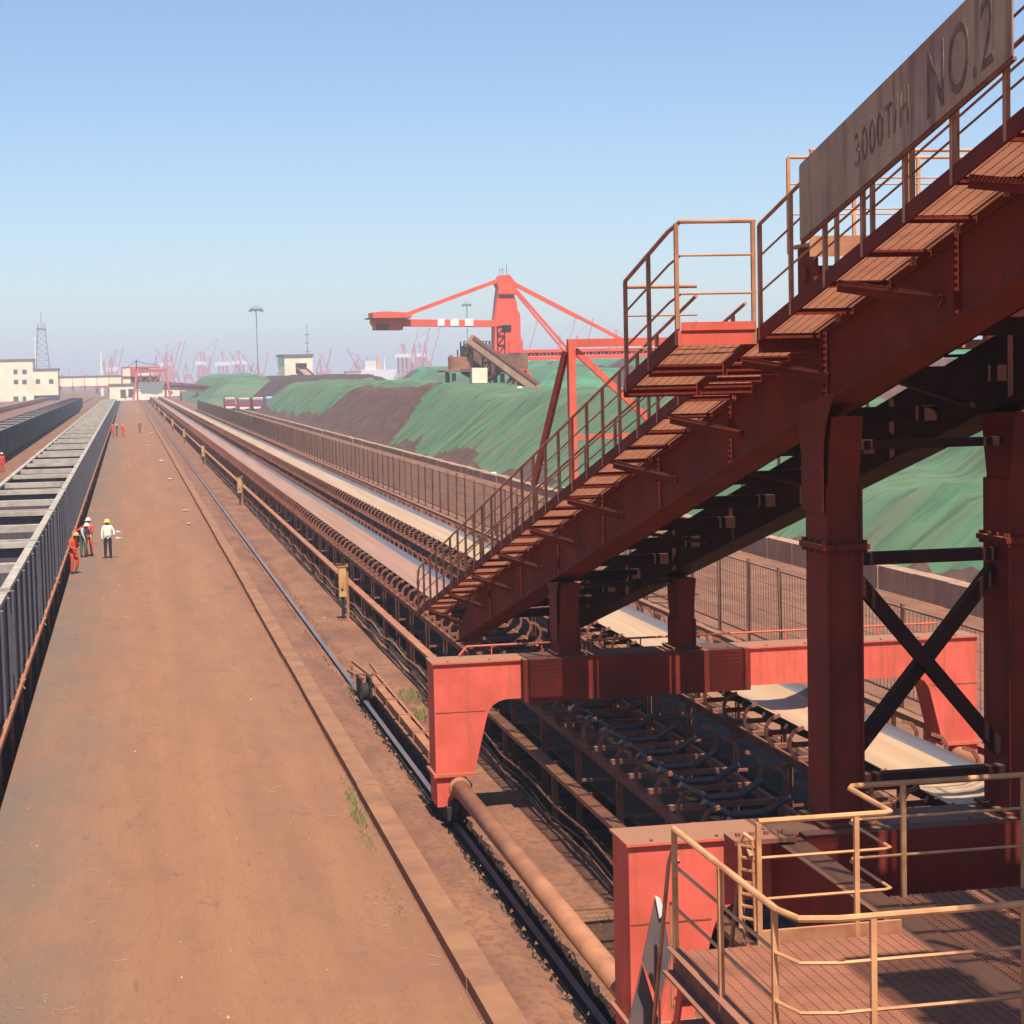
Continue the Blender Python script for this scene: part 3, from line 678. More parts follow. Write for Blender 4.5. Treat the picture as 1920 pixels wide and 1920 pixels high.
# ================================================================== STOCKPILES
def heap(name, label, x0, x1, y0, y1, h, mt, seed=0, bench=None, step=1.6, endslope=1.33, rough=.25, regions=None, zone=None):
    """rounded long heap: slopes of about 37 degrees, a rippled flat top."""
    rn = random.Random(seed); nx = int((x1-x0)/step)+1; ny = int((y1-y0)/step)+1
    ph = [rn.uniform(0, 6.28) for _ in range(8)]
    def hh(x, y):
        wob = .8*math.sin(y*.11+ph[0])+.5*math.sin(y*.29+ph[1])
        d = min(x-x0+wob*.6, x1-x, (y-y0)/endslope*1.33, (y1-y)/endslope*1.33)
        top = h + .35*math.sin(y*.07+ph[2])+.22*math.sin(y*.21+x*.1+ph[3])+.12*math.sin(x*.5+ph[4])
        z = max(0, d)/1.22
        if bench and y < bench[0]:
            bh, bwid = bench[1:]
            k = min(1, (bench[0]-y)/8)
            zb = z if z < bh else max(bh+.15*math.sin(y*.4), z-bwid/1.33*k)
            z = zb
        z = min(z, top) - .14*math.exp(-abs(z-top)*3)
        z += rough*.25*(math.sin(y*.9+x*.4+ph[5])*math.sin(x*.7+ph[6]))+rn.uniform(-1, 1)*.05*rough*4
        if d > .3:
            q_ = mnoise.fractal(Vector((x*.12, y*.45, seed*3.1)), 1.0, 2.1, 5); z += .42*q_*min(1, d)
        if d > .6 and 'net' in mt[0]:                      # slack folds of the net
            z += .10*math.sin(y*2.1+.5*math.sin(x*.8)+ph[7])*math.sin(y*.33+ph[5])+.06*math.sin(y*4.3+x*.35)+.05*math.sin(x*1.9+y*.7)*rough*4
        return max(z, -.05) if d > 0 else -.05
    m = MB()
    for j in range(ny+1):
        for i in range(nx+1):
            x = x0-1+(x1-x0+2)*i/nx; y = y0-1+(y1-y0+2)*j/ny
            m.v.append((x, y, hh(x, y)))
    for j in range(ny):
        for i in range(nx):
            a = j*(nx+1)+i; x, y, z = m.v[a]
            m.f.append((a, a+1, a+nx+2, a+nx+1)); m.m.append(zone(x, y, z) if zone else 0)
    ox, oy = (x0+x1)/2, y0
    m.v = [(x-ox, y-oy, z) for x, y, z in m.v]
    o = m.build(name, mt, smooth=True, loc=(ox, oy, 0)); tag(o, label, 'stockpile', 'ore stockpiles behind the wall'); return o
def zoneA(x, y, z):
    w_ = math.sin(y*.35)*.5
    if z < (.1 if y < 130 else .35+.5*math.sin(y*.2)): return 1
    if y > 226-(37-x)*1.6*(1 if x < 37 else .4)+w_: return 1
    return 0
heap('ore_stockpile', 'nearest long green netted ore heap behind the stair, bare brown at its far end', 27.4, 52, 46, 300, 6.0, ['net', 'ore'], 1, bench=(118, 3.0, 5.0), zone=zoneA, step=.8)
def zoneB(x, y, z):
    if z < .5+.9*max(0, math.sin(y*.06+1)): return 1
    return 0
heap('ore_stockpile', 'wrinkled green netted heap beside the parked trucks', 28.5, 54, 276, 452, 6.4, ['net', 'ore'], 2, zone=zoneB, rough=.6, step=1.0)
heap('ore_stockpile', 'dark bare ore heap behind the trucks below the small chute house', 33, 75, 490, 632, 7.6, ['ore_dark'], 3, step=2.2)
heap('ore_stockpile', 'far left green netted heap with a bright green sheet on top', 21, 50, 560, 820, 8.6, ['net', 'net_pale'], 4, step=2.6, zone=lambda x, y, z: 1 if z > 8.0 else 0)
heap('ore_stockpile', 'green netted heap left of the stacker base', 66, 100, 330, 520, 8.6, ['net_pale', 'net'], 5, step=2.2, zone=lambda x, y, z: 1 if math.sin(y*.11) > 0 else 0)
heap('ore_stockpile', 'brown ore heap with green net on top right of the stacker', 78, 150, 200, 620, 9.6, ['ore', 'net_pale'], 6, step=2.8, zone=lambda x, y, z: 1 if z > 8.2 else 0)
# sand bags on the net
for i, (px, py, Y) in enumerate(((975, 728, 200), (1030, 745, 170), (1050, 747, 165), (925, 890, 147), (1088, 748, 160))):
    p = at(px, py, Y); m = MB()
    m.tube([p+Vector((-.3, 0, 0)), p+Vector((-.15, 0, .04)), p+Vector((.15, 0, .04)), p+Vector((.3, 0, 0))], [.05, .17, .17, .05], 8)
    tag(m.build('sandbag', 'white'), 'white sandbag holding down the green net', 'sandbag', 'sandbags on the green net')

# ================================================================== GONDOLA TRAINS
def wagon(hgt, body, rib, full, label, rim='strut'):
    Lw, W = 13.2, 3.2; z0 = .55
    t = thing('gondola_wagon', (0, 0, 0), label, 'wagon')
    m = MB()
    m.box(-W/2, -W/2+.06, -Lw/2, Lw/2, z0, hgt-.1); m.box(W/2-.06, W/2, -Lw/2, Lw/2, z0, hgt-.1)
    m.box(-W/2+.06, W/2-.06, -Lw/2, -Lw/2+.06, z0, hgt-.1); m.box(-W/2+.06, W/2-.06, Lw/2-.06, Lw/2, z0, hgt-.1)
    m.slot(1).box(-W/2+.06, W/2-.06, -Lw/2+.06, Lw/2-.06, z0, z0+.1)
    m.build('body', [body, 'wagon_in'], t)
    r = MB()
    for x in (-W/2-.04, W/2-.18): r.box(x, x+.22, -Lw/2-.02, Lw/2+.02, hgt-.099, hgt)
    for y in (-Lw/2, Lw/2-.22): r.box(-W/2+.18, W/2-.18, y, y+.22, hgt-.16, hgt-.003)
    r.build('top_rim', rim, t)
    for i in range(6):
        y = -Lw/2+.35+i*(Lw-.7)/5
        for s in (-1, 1): MB().box(*sorted((s*W/2, s*(W/2+.1))), y-.07, y+.07, z0-.05, hgt-.11).build('side_post', rib, t)
    if full:
        q = MB(); q.box(-W/2+.06, W/2-.06, -Lw/2+.06, Lw/2-.06, hgt-.4, hgt-.12); q.build('load', 'wagon_black', t)
    else:
        for i in range(1, 2):
            y = -Lw/2+i*Lw/2; MB().box(-W/2+.08, W/2-.08, y-.22, y+.22, hgt-.26, hgt-.03).build('cross_strut', 'strut', t)
    for s in (-1, 1):
        b = MB()
        for yy in (-.9, .9):
            b.tube([(-.8, s*4.4+yy, -.15), (-.68, s*4.4+yy, -.15)], .42, 14); b.tube([(.68, s*4.4+yy, -.15), (.8, s*4.4+yy, -.15)], .42, 14)
        b.box(-1.05, -.85, s*4.4-1.2, s*4.4+1.2, -.2, .2); b.box(.85, 1.05, s*4.4-1.2, s*4.4+1.2, -.2, .2)
        b.box(-.3, .3, s*6.4, s*6.9, .1, .5)
        b.build('bogie', 'black', t)
    MB().box(-1.3, 1.3, -Lw/2+.3, Lw/2-.3, .2, z0-.001).build('underframe', 'black', t)
    return t
w0 = wagon(3.2, 'wagon', 'wagon_rib', False, '')
ws = fast_copies(w0, 34)
ordn = ['nearest', 'second', 'third', 'fourth', 'fifth', 'sixth', 'seventh', 'eighth', 'ninth', 'tenth', 'eleventh', 'twelfth']
for i, o in enumerate(ws):
    o.location = (-4.5, 24.7+i*14.05, 0)
    o['group'] = 'empty wagons of the grey train'
    o['label'] = (f'empty grey open wagon, {ordn[i]} from the camera in the train beside the road' if i < 12 else 'empty grey open wagon in the distant part of the train beside the road')
w1 = wagon(3.25, 'wagon_black', 'wagon_black', True, '', 'wagon_black')
ws = fast_copies(w1, 29)
for i, o in enumerate(ws):
    o.location = (-14.05, 150+i*14.05, 0)
    o['group'] = 'wagons of the black train'
    o['label'] = 'black loaded wagon in the train on the far left track'
# pipe guard rail on the edge of the road beside the train
t = thing('pipe_rail', (-2.78, 20, 0), 'rust pink pipe rail along the road edge beside the grey train', 'guard rail')
MB().box(-.05, .05, 0, 420, .62, .74).build('rail', 'dusty_pipe', t)
for i in range(100):
    m = MB(); y = 3+i*4.1; m.box(-.04, .04, y-.04, y+.04, -.75, .619)
    if i % 3 == 0: m.bar((-.1, y-.25, .6), (.1, y+.25, .78), .04, .04); m.bar((.1, y-.2, .6), (-.1, y+.3, .8), .03, .03)
    m.build('post', 'rust', t)

# ================================================================== SMALL THINGS BY THE CONVEYOR
def cbox():
    t = thing('control_box', (0, 0, 0), '', 'control box', 'yellow control boxes along the conveyor')
    MB().box(-.12, .12, -.1, .1, .78, 1.75).build('cabinet', 'box_yellow', t)
    MB().box(-.05, .02, -.112, -.101, .98, 1.06).build('switch', 'black', t)
    m = MB(); m.box(.12, .2, -.04, .04, 0, 1.85); m.box(-.16, .2, -.12, .1, 1.75, 1.78); m.build('post', 'dusty_pipe', t)
    MB().box(-.04, .06, -.05, .05, .0, .779).build('stem', 'black', t)
    MB().box(-.16, .12, -.12, .12, 0, .05).build('base', 'rust', t)
    return t
for i, (o, y) in enumerate(zip(fast_copies(cbox(), 9), (62.3, 121, 180, 241, 302, 365, 430, 492, 550))):
    o.location = (6.66, y, 0)
    o['label'] = ['nearest tall yellow control box on a post beside the left conveyor', 'second yellow control box from the camera along the conveyor', 'third yellow control box from the camera along the conveyor', 'fourth yellow control box from the camera along the conveyor', 'fifth yellow control box from the camera along the conveyor'][i] if i < 5 else 'tiny distant yellow control box beside the left conveyor'
# sacks and stones on the road
for i, (px, py, s, lab) in enumerate(((302, 866, .5, 'pale torn sack lying on the road, widest of them'), (318, 900, .4, 'flat pale sack on the road nearer than the widest one'), (348, 959, .42, 'thin pale plank like sack beside the rail on the road'), (354, 984, .22, 'small round pale stone lying on the road by the sacks'), (284, 813, .45, 'pale sack on the road beyond the widest sack'), (278, 830, .4, 'small pale sack on the distant road'), (256, 772, .8, 'farthest pale heap on the road near the control boxes'), (256, 760, .8, 'second farthest pale heap on the distant road'))):
    r = MW @ Vector(((px-960)/F, -(py-960)/F, -1.0)); p = Vector((0, 0, H)) + r*(-H/r.z)
    rr = random.Random(i); m = MB(); n = 7
    L = s*1.1; pts = [Vector((-L*.5+L*k/(n-1), rr.uniform(-.06, .06), .07+.02*rr.random())) for k in range(n)]
    m.tube(pts, [.02]+[(.16 if i != 2 else .06)*s*2*(.5+.5*rr.random()) for _ in range(n-2)]+[.02], 9)
    m.v = [(x*(.9), y*2.2, z*.9) for x, y, z in m.v]
    tag(m.build('sack' if i != 3 else 'stone', 'sack', smooth=True, loc=(p.x, p.y, 0)), lab, 'sack' if i != 3 else 'stone', 'litter on the road')
# pebbles and straw: uncountable
m = MB(); rr = random.Random(11)
for i in range(1500):
    x = rr.uniform(-2.5, 7.0); y = 8+rr.random()**1.6*90; s = rr.uniform(.005, .018) if rr.random() < .95 else rr.uniform(.02, .035)
    if 5.1 < x < 5.8: x += .8
    m.slot(0 if rr.random() < .22 else 1); z = .0
    m.add([(x-s, y-s, z), (x+s, y-s*.7, z), (x+s*.8, y+s, z), (x-s*.7, y+s*.9, z), (x, y, z+s*1.3)], [(0, 1, 4), (1, 2, 4), (2, 3, 4), (3, 0, 4)])
for i in range(260):
    x = rr.choice([rr.uniform(-2.5, 4), rr.uniform(3.3, 4.0), rr.uniform(4.5, 5.1), rr.uniform(5.9, 7.1), rr.uniform(-2.55, -1.9)]); y = 8+rr.random()**1.5*60; s = rr.uniform(.015, .04)
    m.slot(1)
    m.add([(x-s, y-s, 0), (x+s, y-s*.7, 0), (x+s*.8, y+s, 0), (x-s*.7, y+s*.9, 0), (x-s*.3, y-s*.2, s*.9), (x+s*.4, y+s*.3, s*.8)], [(0, 1, 4), (1, 5, 4), (1, 2, 5), (2, 3, 5), (3, 4, 5), (3, 0, 4)])
m.slot(0)
for px_, py_, n_ in ((330, 1345, 12), (90, 1895, 9), (255, 1365, 8), (725, 1700, 14), (740, 1740, 10), (180, 1350, 7)):
    r = MW @ Vector(((px_-960)/F, -(py_-960)/F, -1.0)); p = Vector((0, 0, H)) + r*(-H/r.z)
    if p.x > 3.9: p.x = 3.8
    for _ in range(n_):
        x = p.x+rr.gauss(0, .18); y = p.y+rr.gauss(0, .4); a = rr.uniform(0, 3.14); L = rr.uniform(.03, .13); m.bar((x, y, .012), (x+L*math.cos(a), y+L*math.sin(a), .02), .006, .005)
for i in range(90):
    x = rr.uniform(-2.4, 4.4); y = 9+rr.random()*60; a = rr.uniform(0, 3.14); L = rr.uniform(.05, .25)
    m.bar((x, y, .015), (x+L*math.cos(a), y+L*math.sin(a), .02), .008, .006)
tag(m.build('pebbles', ['sack', 'rust']), 'scattered pebbles and straw on the dirt road', 'pebbles', kind='stuff')
# edge crumbs along the rail ditch
m = MB()
for i in range(2600):
    y = 10+rr.random()**1.4*80; side = rr.random()
    x = 5.16+rr.gauss(0, .07) if side < .65 else 5.76+rr.gauss(0, .05)
    s = rr.uniform(.012, .04); z = rr.uniform(-.03, .0)
    m.add([(x-s, y-s, z), (x+s, y-s*.7, z), (x+s*.8, y+s, z), (x-s*.7, y+s*.9, z), (x, y, z+s*1.6)], [(0, 1, 4), (1, 2, 4), (2, 3, 4), (3, 0, 4)])
tag(m.build('gravel', 'ground'), 'crumbly gravel along both edges of the rail ditch', 'gravel', kind='stuff')
# grass tufts
m = MB()
def tuft(cx, cy, n, rad, hgt, ry=1.0):
    for _ in range(n):
        a = rr.uniform(0, 6.28); d = rad*rr.random()**.6; x = cx+d*math.cos(a); y = cy+d*math.sin(a)*ry
        h = hgt*rr.uniform(.4, 1); lx = rr.uniform(-.6, .6)*h; ly = rr.uniform(-.6, .6)*h; w_ = .005
        m.add([(x-w_, y, 0), (x+w_, y, 0), (x+lx*.5+w_*.7, y+ly*.5, h*.7), (x+lx*.5-w_*.7, y+ly*.5, h*.7), (x+lx, y+ly, h*.85)], [(0, 1, 2, 3), (3, 2, 4)])
for px, py, n, rad, hg, ry in ((660, 1500, 120, .10, .18, 7), (672, 1535, 170, .12, .20, 8), (690, 1580, 90, .10, .12, 9), (650, 1470, 40, .10, .10, 8), (745, 1700, 50, .12, .08, 8), (735, 1660, 26, .12, .07, 8), (640, 1300, 130, .35, .12, 2), (660, 1292, 90, .15, .14, 2), (772, 1310, 220, .3, .28, 3), (790, 1345, 200, .25, .25, 3), (428, 1105, 90, .3, .1, 3), (610, 1302, 80, .2, .1, 2), (1150, 1735, 60, .25, .1, 2)):
    r = MW @ Vector(((px-960)/F, -(py-960)/F, -1.0)); p = Vector((0, 0, H)) + r*(-H/r.z); tuft(p.x, p.y, n, rad, hg, ry)
for i in range(46):
    y = 14+rr.random()**1.5*80; x = rr.choice([3.9, 4.5, 4.9, 6.0, 6.6, 7.0, 3.6])+rr.gauss(0, .12); tuft(x, y, rr.randint(5, 28), rr.uniform(.04, .2), rr.uniform(.04, .13), 2.5)
tag(m.build('grass', 'grass'), 'thin green grass tufts along the kerb and beside the rail', 'grass', kind='stuff')

# ================================================================== PEOPLE
def person(loc, rz, joints, cols, label, helmet, scale=1.0, group=None, vest=False):
    """joints: dict of points in metres (body local, facing -Y, feet at z=0)."""
    J = {k: Vector(v) for k, v in joints.items()}
    order = ['pelvis', 'waist', 'chest', 'neck', 'head', 'top', 'shL', 'elL', 'wrL', 'haL', 'shR', 'elR', 'wrR', 'haR', 'hipL', 'knL', 'anL', 'toL', 'hipR', 'knR', 'anR', 'toR']
    rad = dict(pelvis=(.16, .12), waist=(.145, .11), chest=(.17, .12), neck=(.06, .06), head=(.088, .10), top=(.075, .085), shL=(.08, .08), elL=(.055, .055), wrL=(.035, .035), haL=(.042, .022),
               shR=(.08, .08), elR=(.055, .055), wrR=(.035, .035), haR=(.042, .022), hipL=(.105, .105), knL=(.075, .075), anL=(.06, .06), toL=(.05, .038), hipR=(.105, .105), knR=(.075, .075), anR=(.06, .06), toR=(.05, .038))
    ed = [('pelvis', 'waist'), ('waist', 'chest'), ('chest', 'neck'), ('neck', 'head'), ('head', 'top')]
    for s in 'LR': ed += [('chest', 'sh'+s), ('sh'+s, 'el'+s), ('el'+s, 'wr'+s), ('wr'+s, 'ha'+s), ('pelvis', 'hip'+s), ('hip'+s, 'kn'+s), ('kn'+s, 'an'+s), ('an'+s, 'to'+s)]
    me = bpy.data.meshes.new('body'); me.from_pydata([J[k] for k in order], [(order.index(a), order.index(b)) for a, b in ed], [])
    o = bpy.data.objects.new('body', me); col.objects.link(o)
    sk_ = o.modifiers.new('s', 'SKIN'); sk_.use_smooth_shade = True
    for i, k in enumerate(order):
        me.skin_vertices[0].data[i].radius = rad[k]; me.skin_vertices[0].data[i].use_root = (k == 'pelvis')
    sb = o.modifiers.new('u', 'SUBSURF'); sb.levels = 1; sb.render_levels = 1
    dg = bpy.context.evaluated_depsgraph_get(); nm = bpy.data.meshes.new_from_object(o.evaluated_get(dg))
    bpy.data.objects.remove(o)
    nm.materials.clear()
    for c in cols: nm.materials.append(M[c])          # skin, top, trousers, shoes
    segs = [(a, b) for a, b in ed]
    def mi(a, b):
        if a in ('neck', 'head') or a[:2] == 'wr' : return 0
        if a[:3] == 'hip' or a[:2] == 'kn' or a == 'pelvis' and b[:3] == 'hip': return 2
        if a[:2] == 'an': return 3
        return 1
    for p in nm.polygons:
        c = p.center; best = None
        for a, b in segs:
            A_, B_ = J[a], J[b]; t_ = max(0, min(1, (c-A_).dot(B_-A_)/max(1e-6, (B_-A_).length_squared))); d = (c-(A_+(B_-A_)*t_)).length
            if best is None or d < best[0]: best = (d, mi(a, b))
        p.material_index = best[1]; p.use_smooth = True
    root = thing('person', loc, label, 'person', group, rz); root.scale = (scale,)*3
    bo = bpy.data.objects.new('body', nm); col.objects.link(bo); bo.parent = root
    # fingers, nose, ears joined in a detail mesh of the body
    d = MB(); hd = J['head']
    d.tube([hd+Vector((0, -.095, .03)), hd+Vector((0, -.125, -.005)), hd+Vector((0, -.10, -.015))], [.008, .016, .01], 6)
    for s in (-1, 1): d.tube([hd+Vector((s*.085, 0, .02)), hd+Vector((s*.1, .005, -.02))], [.018, .012], 6)
    for s in 'LR':
        h_ = J['ha'+s]; di = (h_-J['wr'+s]).normalized(); sd_ = di.cross(Vector((0, 1, 0)))
        sd_ = sd_.normalized() if sd_.length > .1 else Vector((1, 0, 0))
        for q in range(4):
            b0 = h_+sd_*(q-1.5)*.018; d.tube([b0, b0+di*(.035+.008*(1-abs(q-1.4))), b0+di*.07+Vector((0, -.015, 0))], [.009, .008, .006], 5)
        b0 = J['wr'+s]+di*.03; d.tube([b0+sd_*.02, b0+sd_*.05+di*.03], [.011, .008], 5)
    d.build('hands_and_face', 'skin', root, smooth=True)
    # hard hat
    hm = MB(); n = 14
    c = J['top']+Vector((0, 0, -.01))
    rings = [(.150, -.02), (.120, -.015), (.118, .03), (.10, .075), (.06, .105), (.01, .115)]
    for r_, z in rings:
        for k in range(n):
            a = 2*math.pi*k/n; yy = math.sin(a)*r_*1.12 - (.03 if z < -.017 else 0)
            hm.v.append((c.x+math.cos(a)*r_, c.y+yy, c.z+z))
    for i in range(len(rings)-1):
        for k in range(n): a = i*n+k; b = i*n+(k+1) % n; hm.f.append((a, b, b+n, a+n)); hm.m.append(0)
    hm.f.append(tuple(range((len(rings)-1)*n, len(rings)*n))); hm.m.append(0)
    hm.build('hard_hat', helmet, root, smooth=True)
    if vest:
        v = MB(); n = 16; ring = []
        for z, rx, ry in ((-.30, .185, .14), (-.1, .185, .145), (.08, .20, .15), (.17, .14, .12)):
            for k in range(n):
                a = 2*math.pi*k/n; q = J['chest']*(1 if z > -.15 else .5)+J['waist']*(0 if z > -.15 else .5)
                v.v.append((q.x+math.cos(a)*rx, q.y+math.sin(a)*ry, J['chest'].z+z))
        for i in range(3):
            for k in range(n): a = i*n+k; b = i*n+(k+1) % n; v.f.append((a, b, b+n, a+n)); v.m.append(0)
        v.build('vest', 'vest', root, smooth=True)
    return root
BASE = dict(pelvis=(0, 0, .95), waist=(0, 0, 1.10), chest=(0, 0, 1.34), neck=(0, 0, 1.50), head=(0, -.01, 1.61), top=(0, -.005, 1.68),
            shL=(-.18, 0, 1.40), elL=(-.24, .03, 1.13), wrL=(-.25, -.03, .90), haL=(-.25, -.05, .82), shR=(.18, 0, 1.40), elR=(.24, .03, 1.13), wrR=(.25, -.03, .90), haR=(.25, -.05, .82),
            hipL=(-.1, 0, .88), knL=(-.11, -.02, .50), anL=(-.12, .02, .09), toL=(-.13, -.12, .04), hipR=(.1, 0, .88), knR=(.11, -.02, .50), anR=(.12, .02, .09), toR=(.13, -.12, .04))
def pose(**k): d = dict(BASE); d.update(k); return d
OR = ('skin', 'orange_cloth', 'orange_cloth', 'navy')
def gp(px, py):
    r = MW @ Vector(((px-960)/F, -(py-960)/F, -1.0)); return Vector((0, 0, H)) + r*(-H/r.z)
person(gp(203, 1047), 0.15, pose(shR=(.18,0,1.41), elR=(.30,.0,1.18), wrR=(.27,-.16,1.06), haR=(.24,-.22,1.05), elL=(-.25,0,1.15)), ('skin', 'white_cloth', 'navy', 'black'), 'person in white shirt, lime vest, navy trousers and yellow helmet standing on the road', 'helmet_yellow', group='workers on the road', vest=True)
person(gp(168, 1043), -.5, pose(shL=(-.18,0,1.40), elL=(-.36,-.14,1.26), wrL=(-.55,-.24,1.16), haL=(-.63,-.27,1.13), elR=(.25,-.08,1.15), wrR=(.12,-.24,1.05), haR=(.05,-.27,1.03), knL=(-.13,-.1,.5), toR=(.14,-.14,.04)), OR, 'person in orange coverall reaching toward the train, left of the person in white', 'helmet_pale', group='workers on the road')
person(gp(139, 1076), .9, pose(chest=(0,-.07,1.33), neck=(0,-.11,1.48), head=(0,-.15,1.58), top=(0,-.16,1.65), elR=(.23,-.10,1.12), wrR=(.08,-.28,1.08), haR=(.01,-.32,1.07), elL=(-.24,-.06,1.12), wrL=(-.12,-.26,1.05), haL=(-.05,-.3,1.04), knR=(.12,-.12,.5)), OR, 'person in orange coverall bending toward the train, nearest to the camera', 'helmet_orange', group='workers on the road')
person(gp(157, 1046)+Vector((0, .3, 0)), .6, pose(chest=(0,-.15,1.24), neck=(0,-.25,1.35), head=(0,-.31,1.42), top=(0,-.33,1.48), pelvis=(0,.05,.9), waist=(0,0,1.02), shL=(-.17,-.16,1.28), shR=(.17,-.16,1.28), elL=(-.2,-.28,1.04), wrL=(-.18,-.4,.86), haL=(-.18,-.44,.8), elR=(.2,-.28,1.04), wrR=(.18,-.4,.86), haR=(.18,-.44,.8)), ('skin', 'grey_cloth', 'green_cloth', 'black'), 'person in grey shirt and green trousers bending between the two orange workers', 'white', group='workers on the road')
for i, (px, py, rz, c, hl, lab) in enumerate(((212, 820, .4, OR, 'helmet_orange', 'distant person in orange coverall closest to the grey train'), (219, 818, 1.2, ('skin', 'green_cloth', 'green_cloth', 'black'), 'helmet_pale', 'distant person in dark green clothes between two orange workers'), (231, 820, -.3, OR, 'helmet_orange', 'distant person in orange coverall standing right of the group by the train'), (262, 812, .7, ('skin', 'stacker_brown', 'stacker_brown', 'black'), 'helmet_orange', 'distant person in brown clothes beside the pale sacks on the road'))):
    person(gp(px, py), rz, pose(elR=(.26, -.05-.05*i, 1.14), knL=(-.12, -.08*i/3, .5)), c, lab, hl, group='workers on the road')
person(Vector((-11.2, 177, 0)), .2, pose(elL=(-.27, -.02, 1.16)), OR, 'person in orange coverall walking between the grey train and the black train', 'helmet_pale')

fl = gp(203, 1047)
tf = thing('signal_flags', fl+Vector((.42, -.22, 1.05)), 'small pale pink and white rolled flags held by the person in white shirt', 'flags')
for k in range(3):
    MB().prism([(-.04, -.03), (.22, .0), (-.04, .05)], -.006, .006, 'y').build('flag', 'white' if k != 1 else 'port_red', tf, loc=(.0, .02*k, .14*k-.12))
MB().bar((-.05, .02, -.2), (-.03, .02, .26), .02, .02).build('stick', 'port_red', tf)

# ================================================================== STACKER (far red machine)
SY = 300
def sp3(px, py, dy=0): return at(px, py, SY+dy)
s0 = sp3(950, 700); S = thing('stacker', (s0.x, SY, 0), 'tall red stacker with a mast, tie bars and two booms standing behind the green heaps', 'stacker')
def spart(mb, name, mt='stacker_red', parent=None, label=None, sm=False):
    mb.v = [(x-s0.x, y-SY, z) for x, y, z in mb.v]; o = mb.build(name, mt, parent or S, sm)
    if label: o['label'] = label
    return o
def P2d(pts): return [(sp3(a, b).x, sp3(a, b).z) for a, b in pts]
mast = spart(MB().prism(P2d([(924, 665), (925, 600), (930, 556), (932, 540), (927, 531), (935, 517), (952, 516), (964, 531), (960, 540), (961, 556), (966, 568), (967, 582), (972, 590), (973, 640), (973, 665)]), SY-1.5, SY+1.5, 'y'), 'mast')
spart(MB().prism(P2d([(931, 551), (962, 551), (962, 554), (931, 554)]), SY-1.8, SY+1.8, 'y'), 'mast_collar', 'stacker_brown', mast)
spart(MB().prism(P2d([(938, 610), (955, 610), (955, 622), (938, 622)]), SY-1.6, SY-1.51, 'y'), 'louvre', 'black', mast)
spart(MB().prism(P2d([(950, 640), (975, 640), (975, 662), (950, 662)]), SY-2.2, SY-1.51, 'y'), 'cabin', 'stacker_red', mast)
rl = MB()
for x in (937, 943, 950): a = sp3(x, 517); rl.bar(a, a+Vector((0, 0, 1.2 if x != 950 else 1.9)), .1, .1)
a, b = sp3(937, 506), sp3(948, 506); rl.bar(a, b, .08, .08); spart(rl, 'top_railing', 'steel_grey', mast)
bm = spart(MB().prism(P2d([(755, 599), (930, 601), (930, 613), (755, 612)]), SY-1.2, SY+1.2, 'y'), 'rear_boom')
for x0, x1 in ((818, 831), (842, 858), (869, 885)):
    spart(MB().prism(P2d([(x0, 598), (x1, 598), (x1, 611.5), (x0, 611.5)]), SY-1.32, SY-1.21, 'y'), 'white_panel', 'white', bm)
cw = spart(MB().prism(P2d([(694, 587), (716, 585), (766, 587), (768, 596), (696, 597)]), SY-3, SY+3, 'y'), 'counterweight')
spart(MB().prism(P2d([(698, 597), (760, 597), (758, 603), (752, 612), (752, 619), (702, 619), (701, 612), (696, 604)]), SY-2.4, SY+2.4, 'y'), 'counterweight_box', 'stacker_red', cw)
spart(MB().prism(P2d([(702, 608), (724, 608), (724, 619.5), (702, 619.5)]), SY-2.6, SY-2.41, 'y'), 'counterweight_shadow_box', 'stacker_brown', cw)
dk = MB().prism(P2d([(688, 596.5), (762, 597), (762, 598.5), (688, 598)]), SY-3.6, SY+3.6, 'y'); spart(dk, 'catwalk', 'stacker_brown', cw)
for a, b, wd in (((931, 527), (762, 590), .6), ((963, 531), (1165, 636), .5), ((963, 533), (1085, 596), .5), ((962, 537), (1065, 655), .38), ((960, 541), (1055, 655), .3)):
    for dy in (-1.3, 1.3): spart(MB().bar(sp3(*a, dy), sp3(*b, dy), wd, wd), 'tie_bar')
fb = MB()
for dy in (-1.3, 1.3):
    fb.bar(sp3(975, 659, dy), sp3(1330, 652, dy), .3, .5); fb.bar(sp3(975, 673, dy), sp3(1330, 664, dy), .3, .6)
    for i in range(24):
        xa = 978+i*14.5; fb.bar(sp3(xa, 672-i*.37, dy), sp3(xa+7, 660-i*.29, dy), .15, .15); fb.bar(sp3(xa+7, 660-i*.29, dy), sp3(xa+14, 672-i*.37, dy), .15, .15)
spart(fb, 'front_boom')
spart(MB().bar(sp3(980, 665), sp3(1330, 657), 2.0, .5), 'boom_belt', 'stacker_brown')
# loading ramp, turntable, tank, cabin, legs
spart(MB().bar(sp3(880, 636, -4), sp3(1000, 726, -4), 2.4, 1.6), 'feed_ramp', 'conc_wall')
spart(MB().bar(sp3(888, 632, -5.3), sp3(1010, 720, -5.3), .2, .5), 'ramp_rail', 'rust')
tb = MB(); c = sp3(860, 693); tb.tube([(c.x, SY-2, c.z), (c.x, SY-2, c.z+2.0)], 2.0, 20); tb.tube([(c.x-1.5, SY-2, c.z+2), (c.x-1.5, SY-2, c.z+2.3)], .3, 10)
spart(tb, 'tank', 'dusty_pipe')
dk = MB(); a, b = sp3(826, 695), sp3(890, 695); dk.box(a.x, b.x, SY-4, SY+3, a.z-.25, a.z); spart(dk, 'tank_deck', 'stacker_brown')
spart(MB().prism(P2d([(875, 690), (903, 690), (903, 718), (875, 718)]), SY-5, SY-2.5, 'y'), 'control_cabin', 'cream')
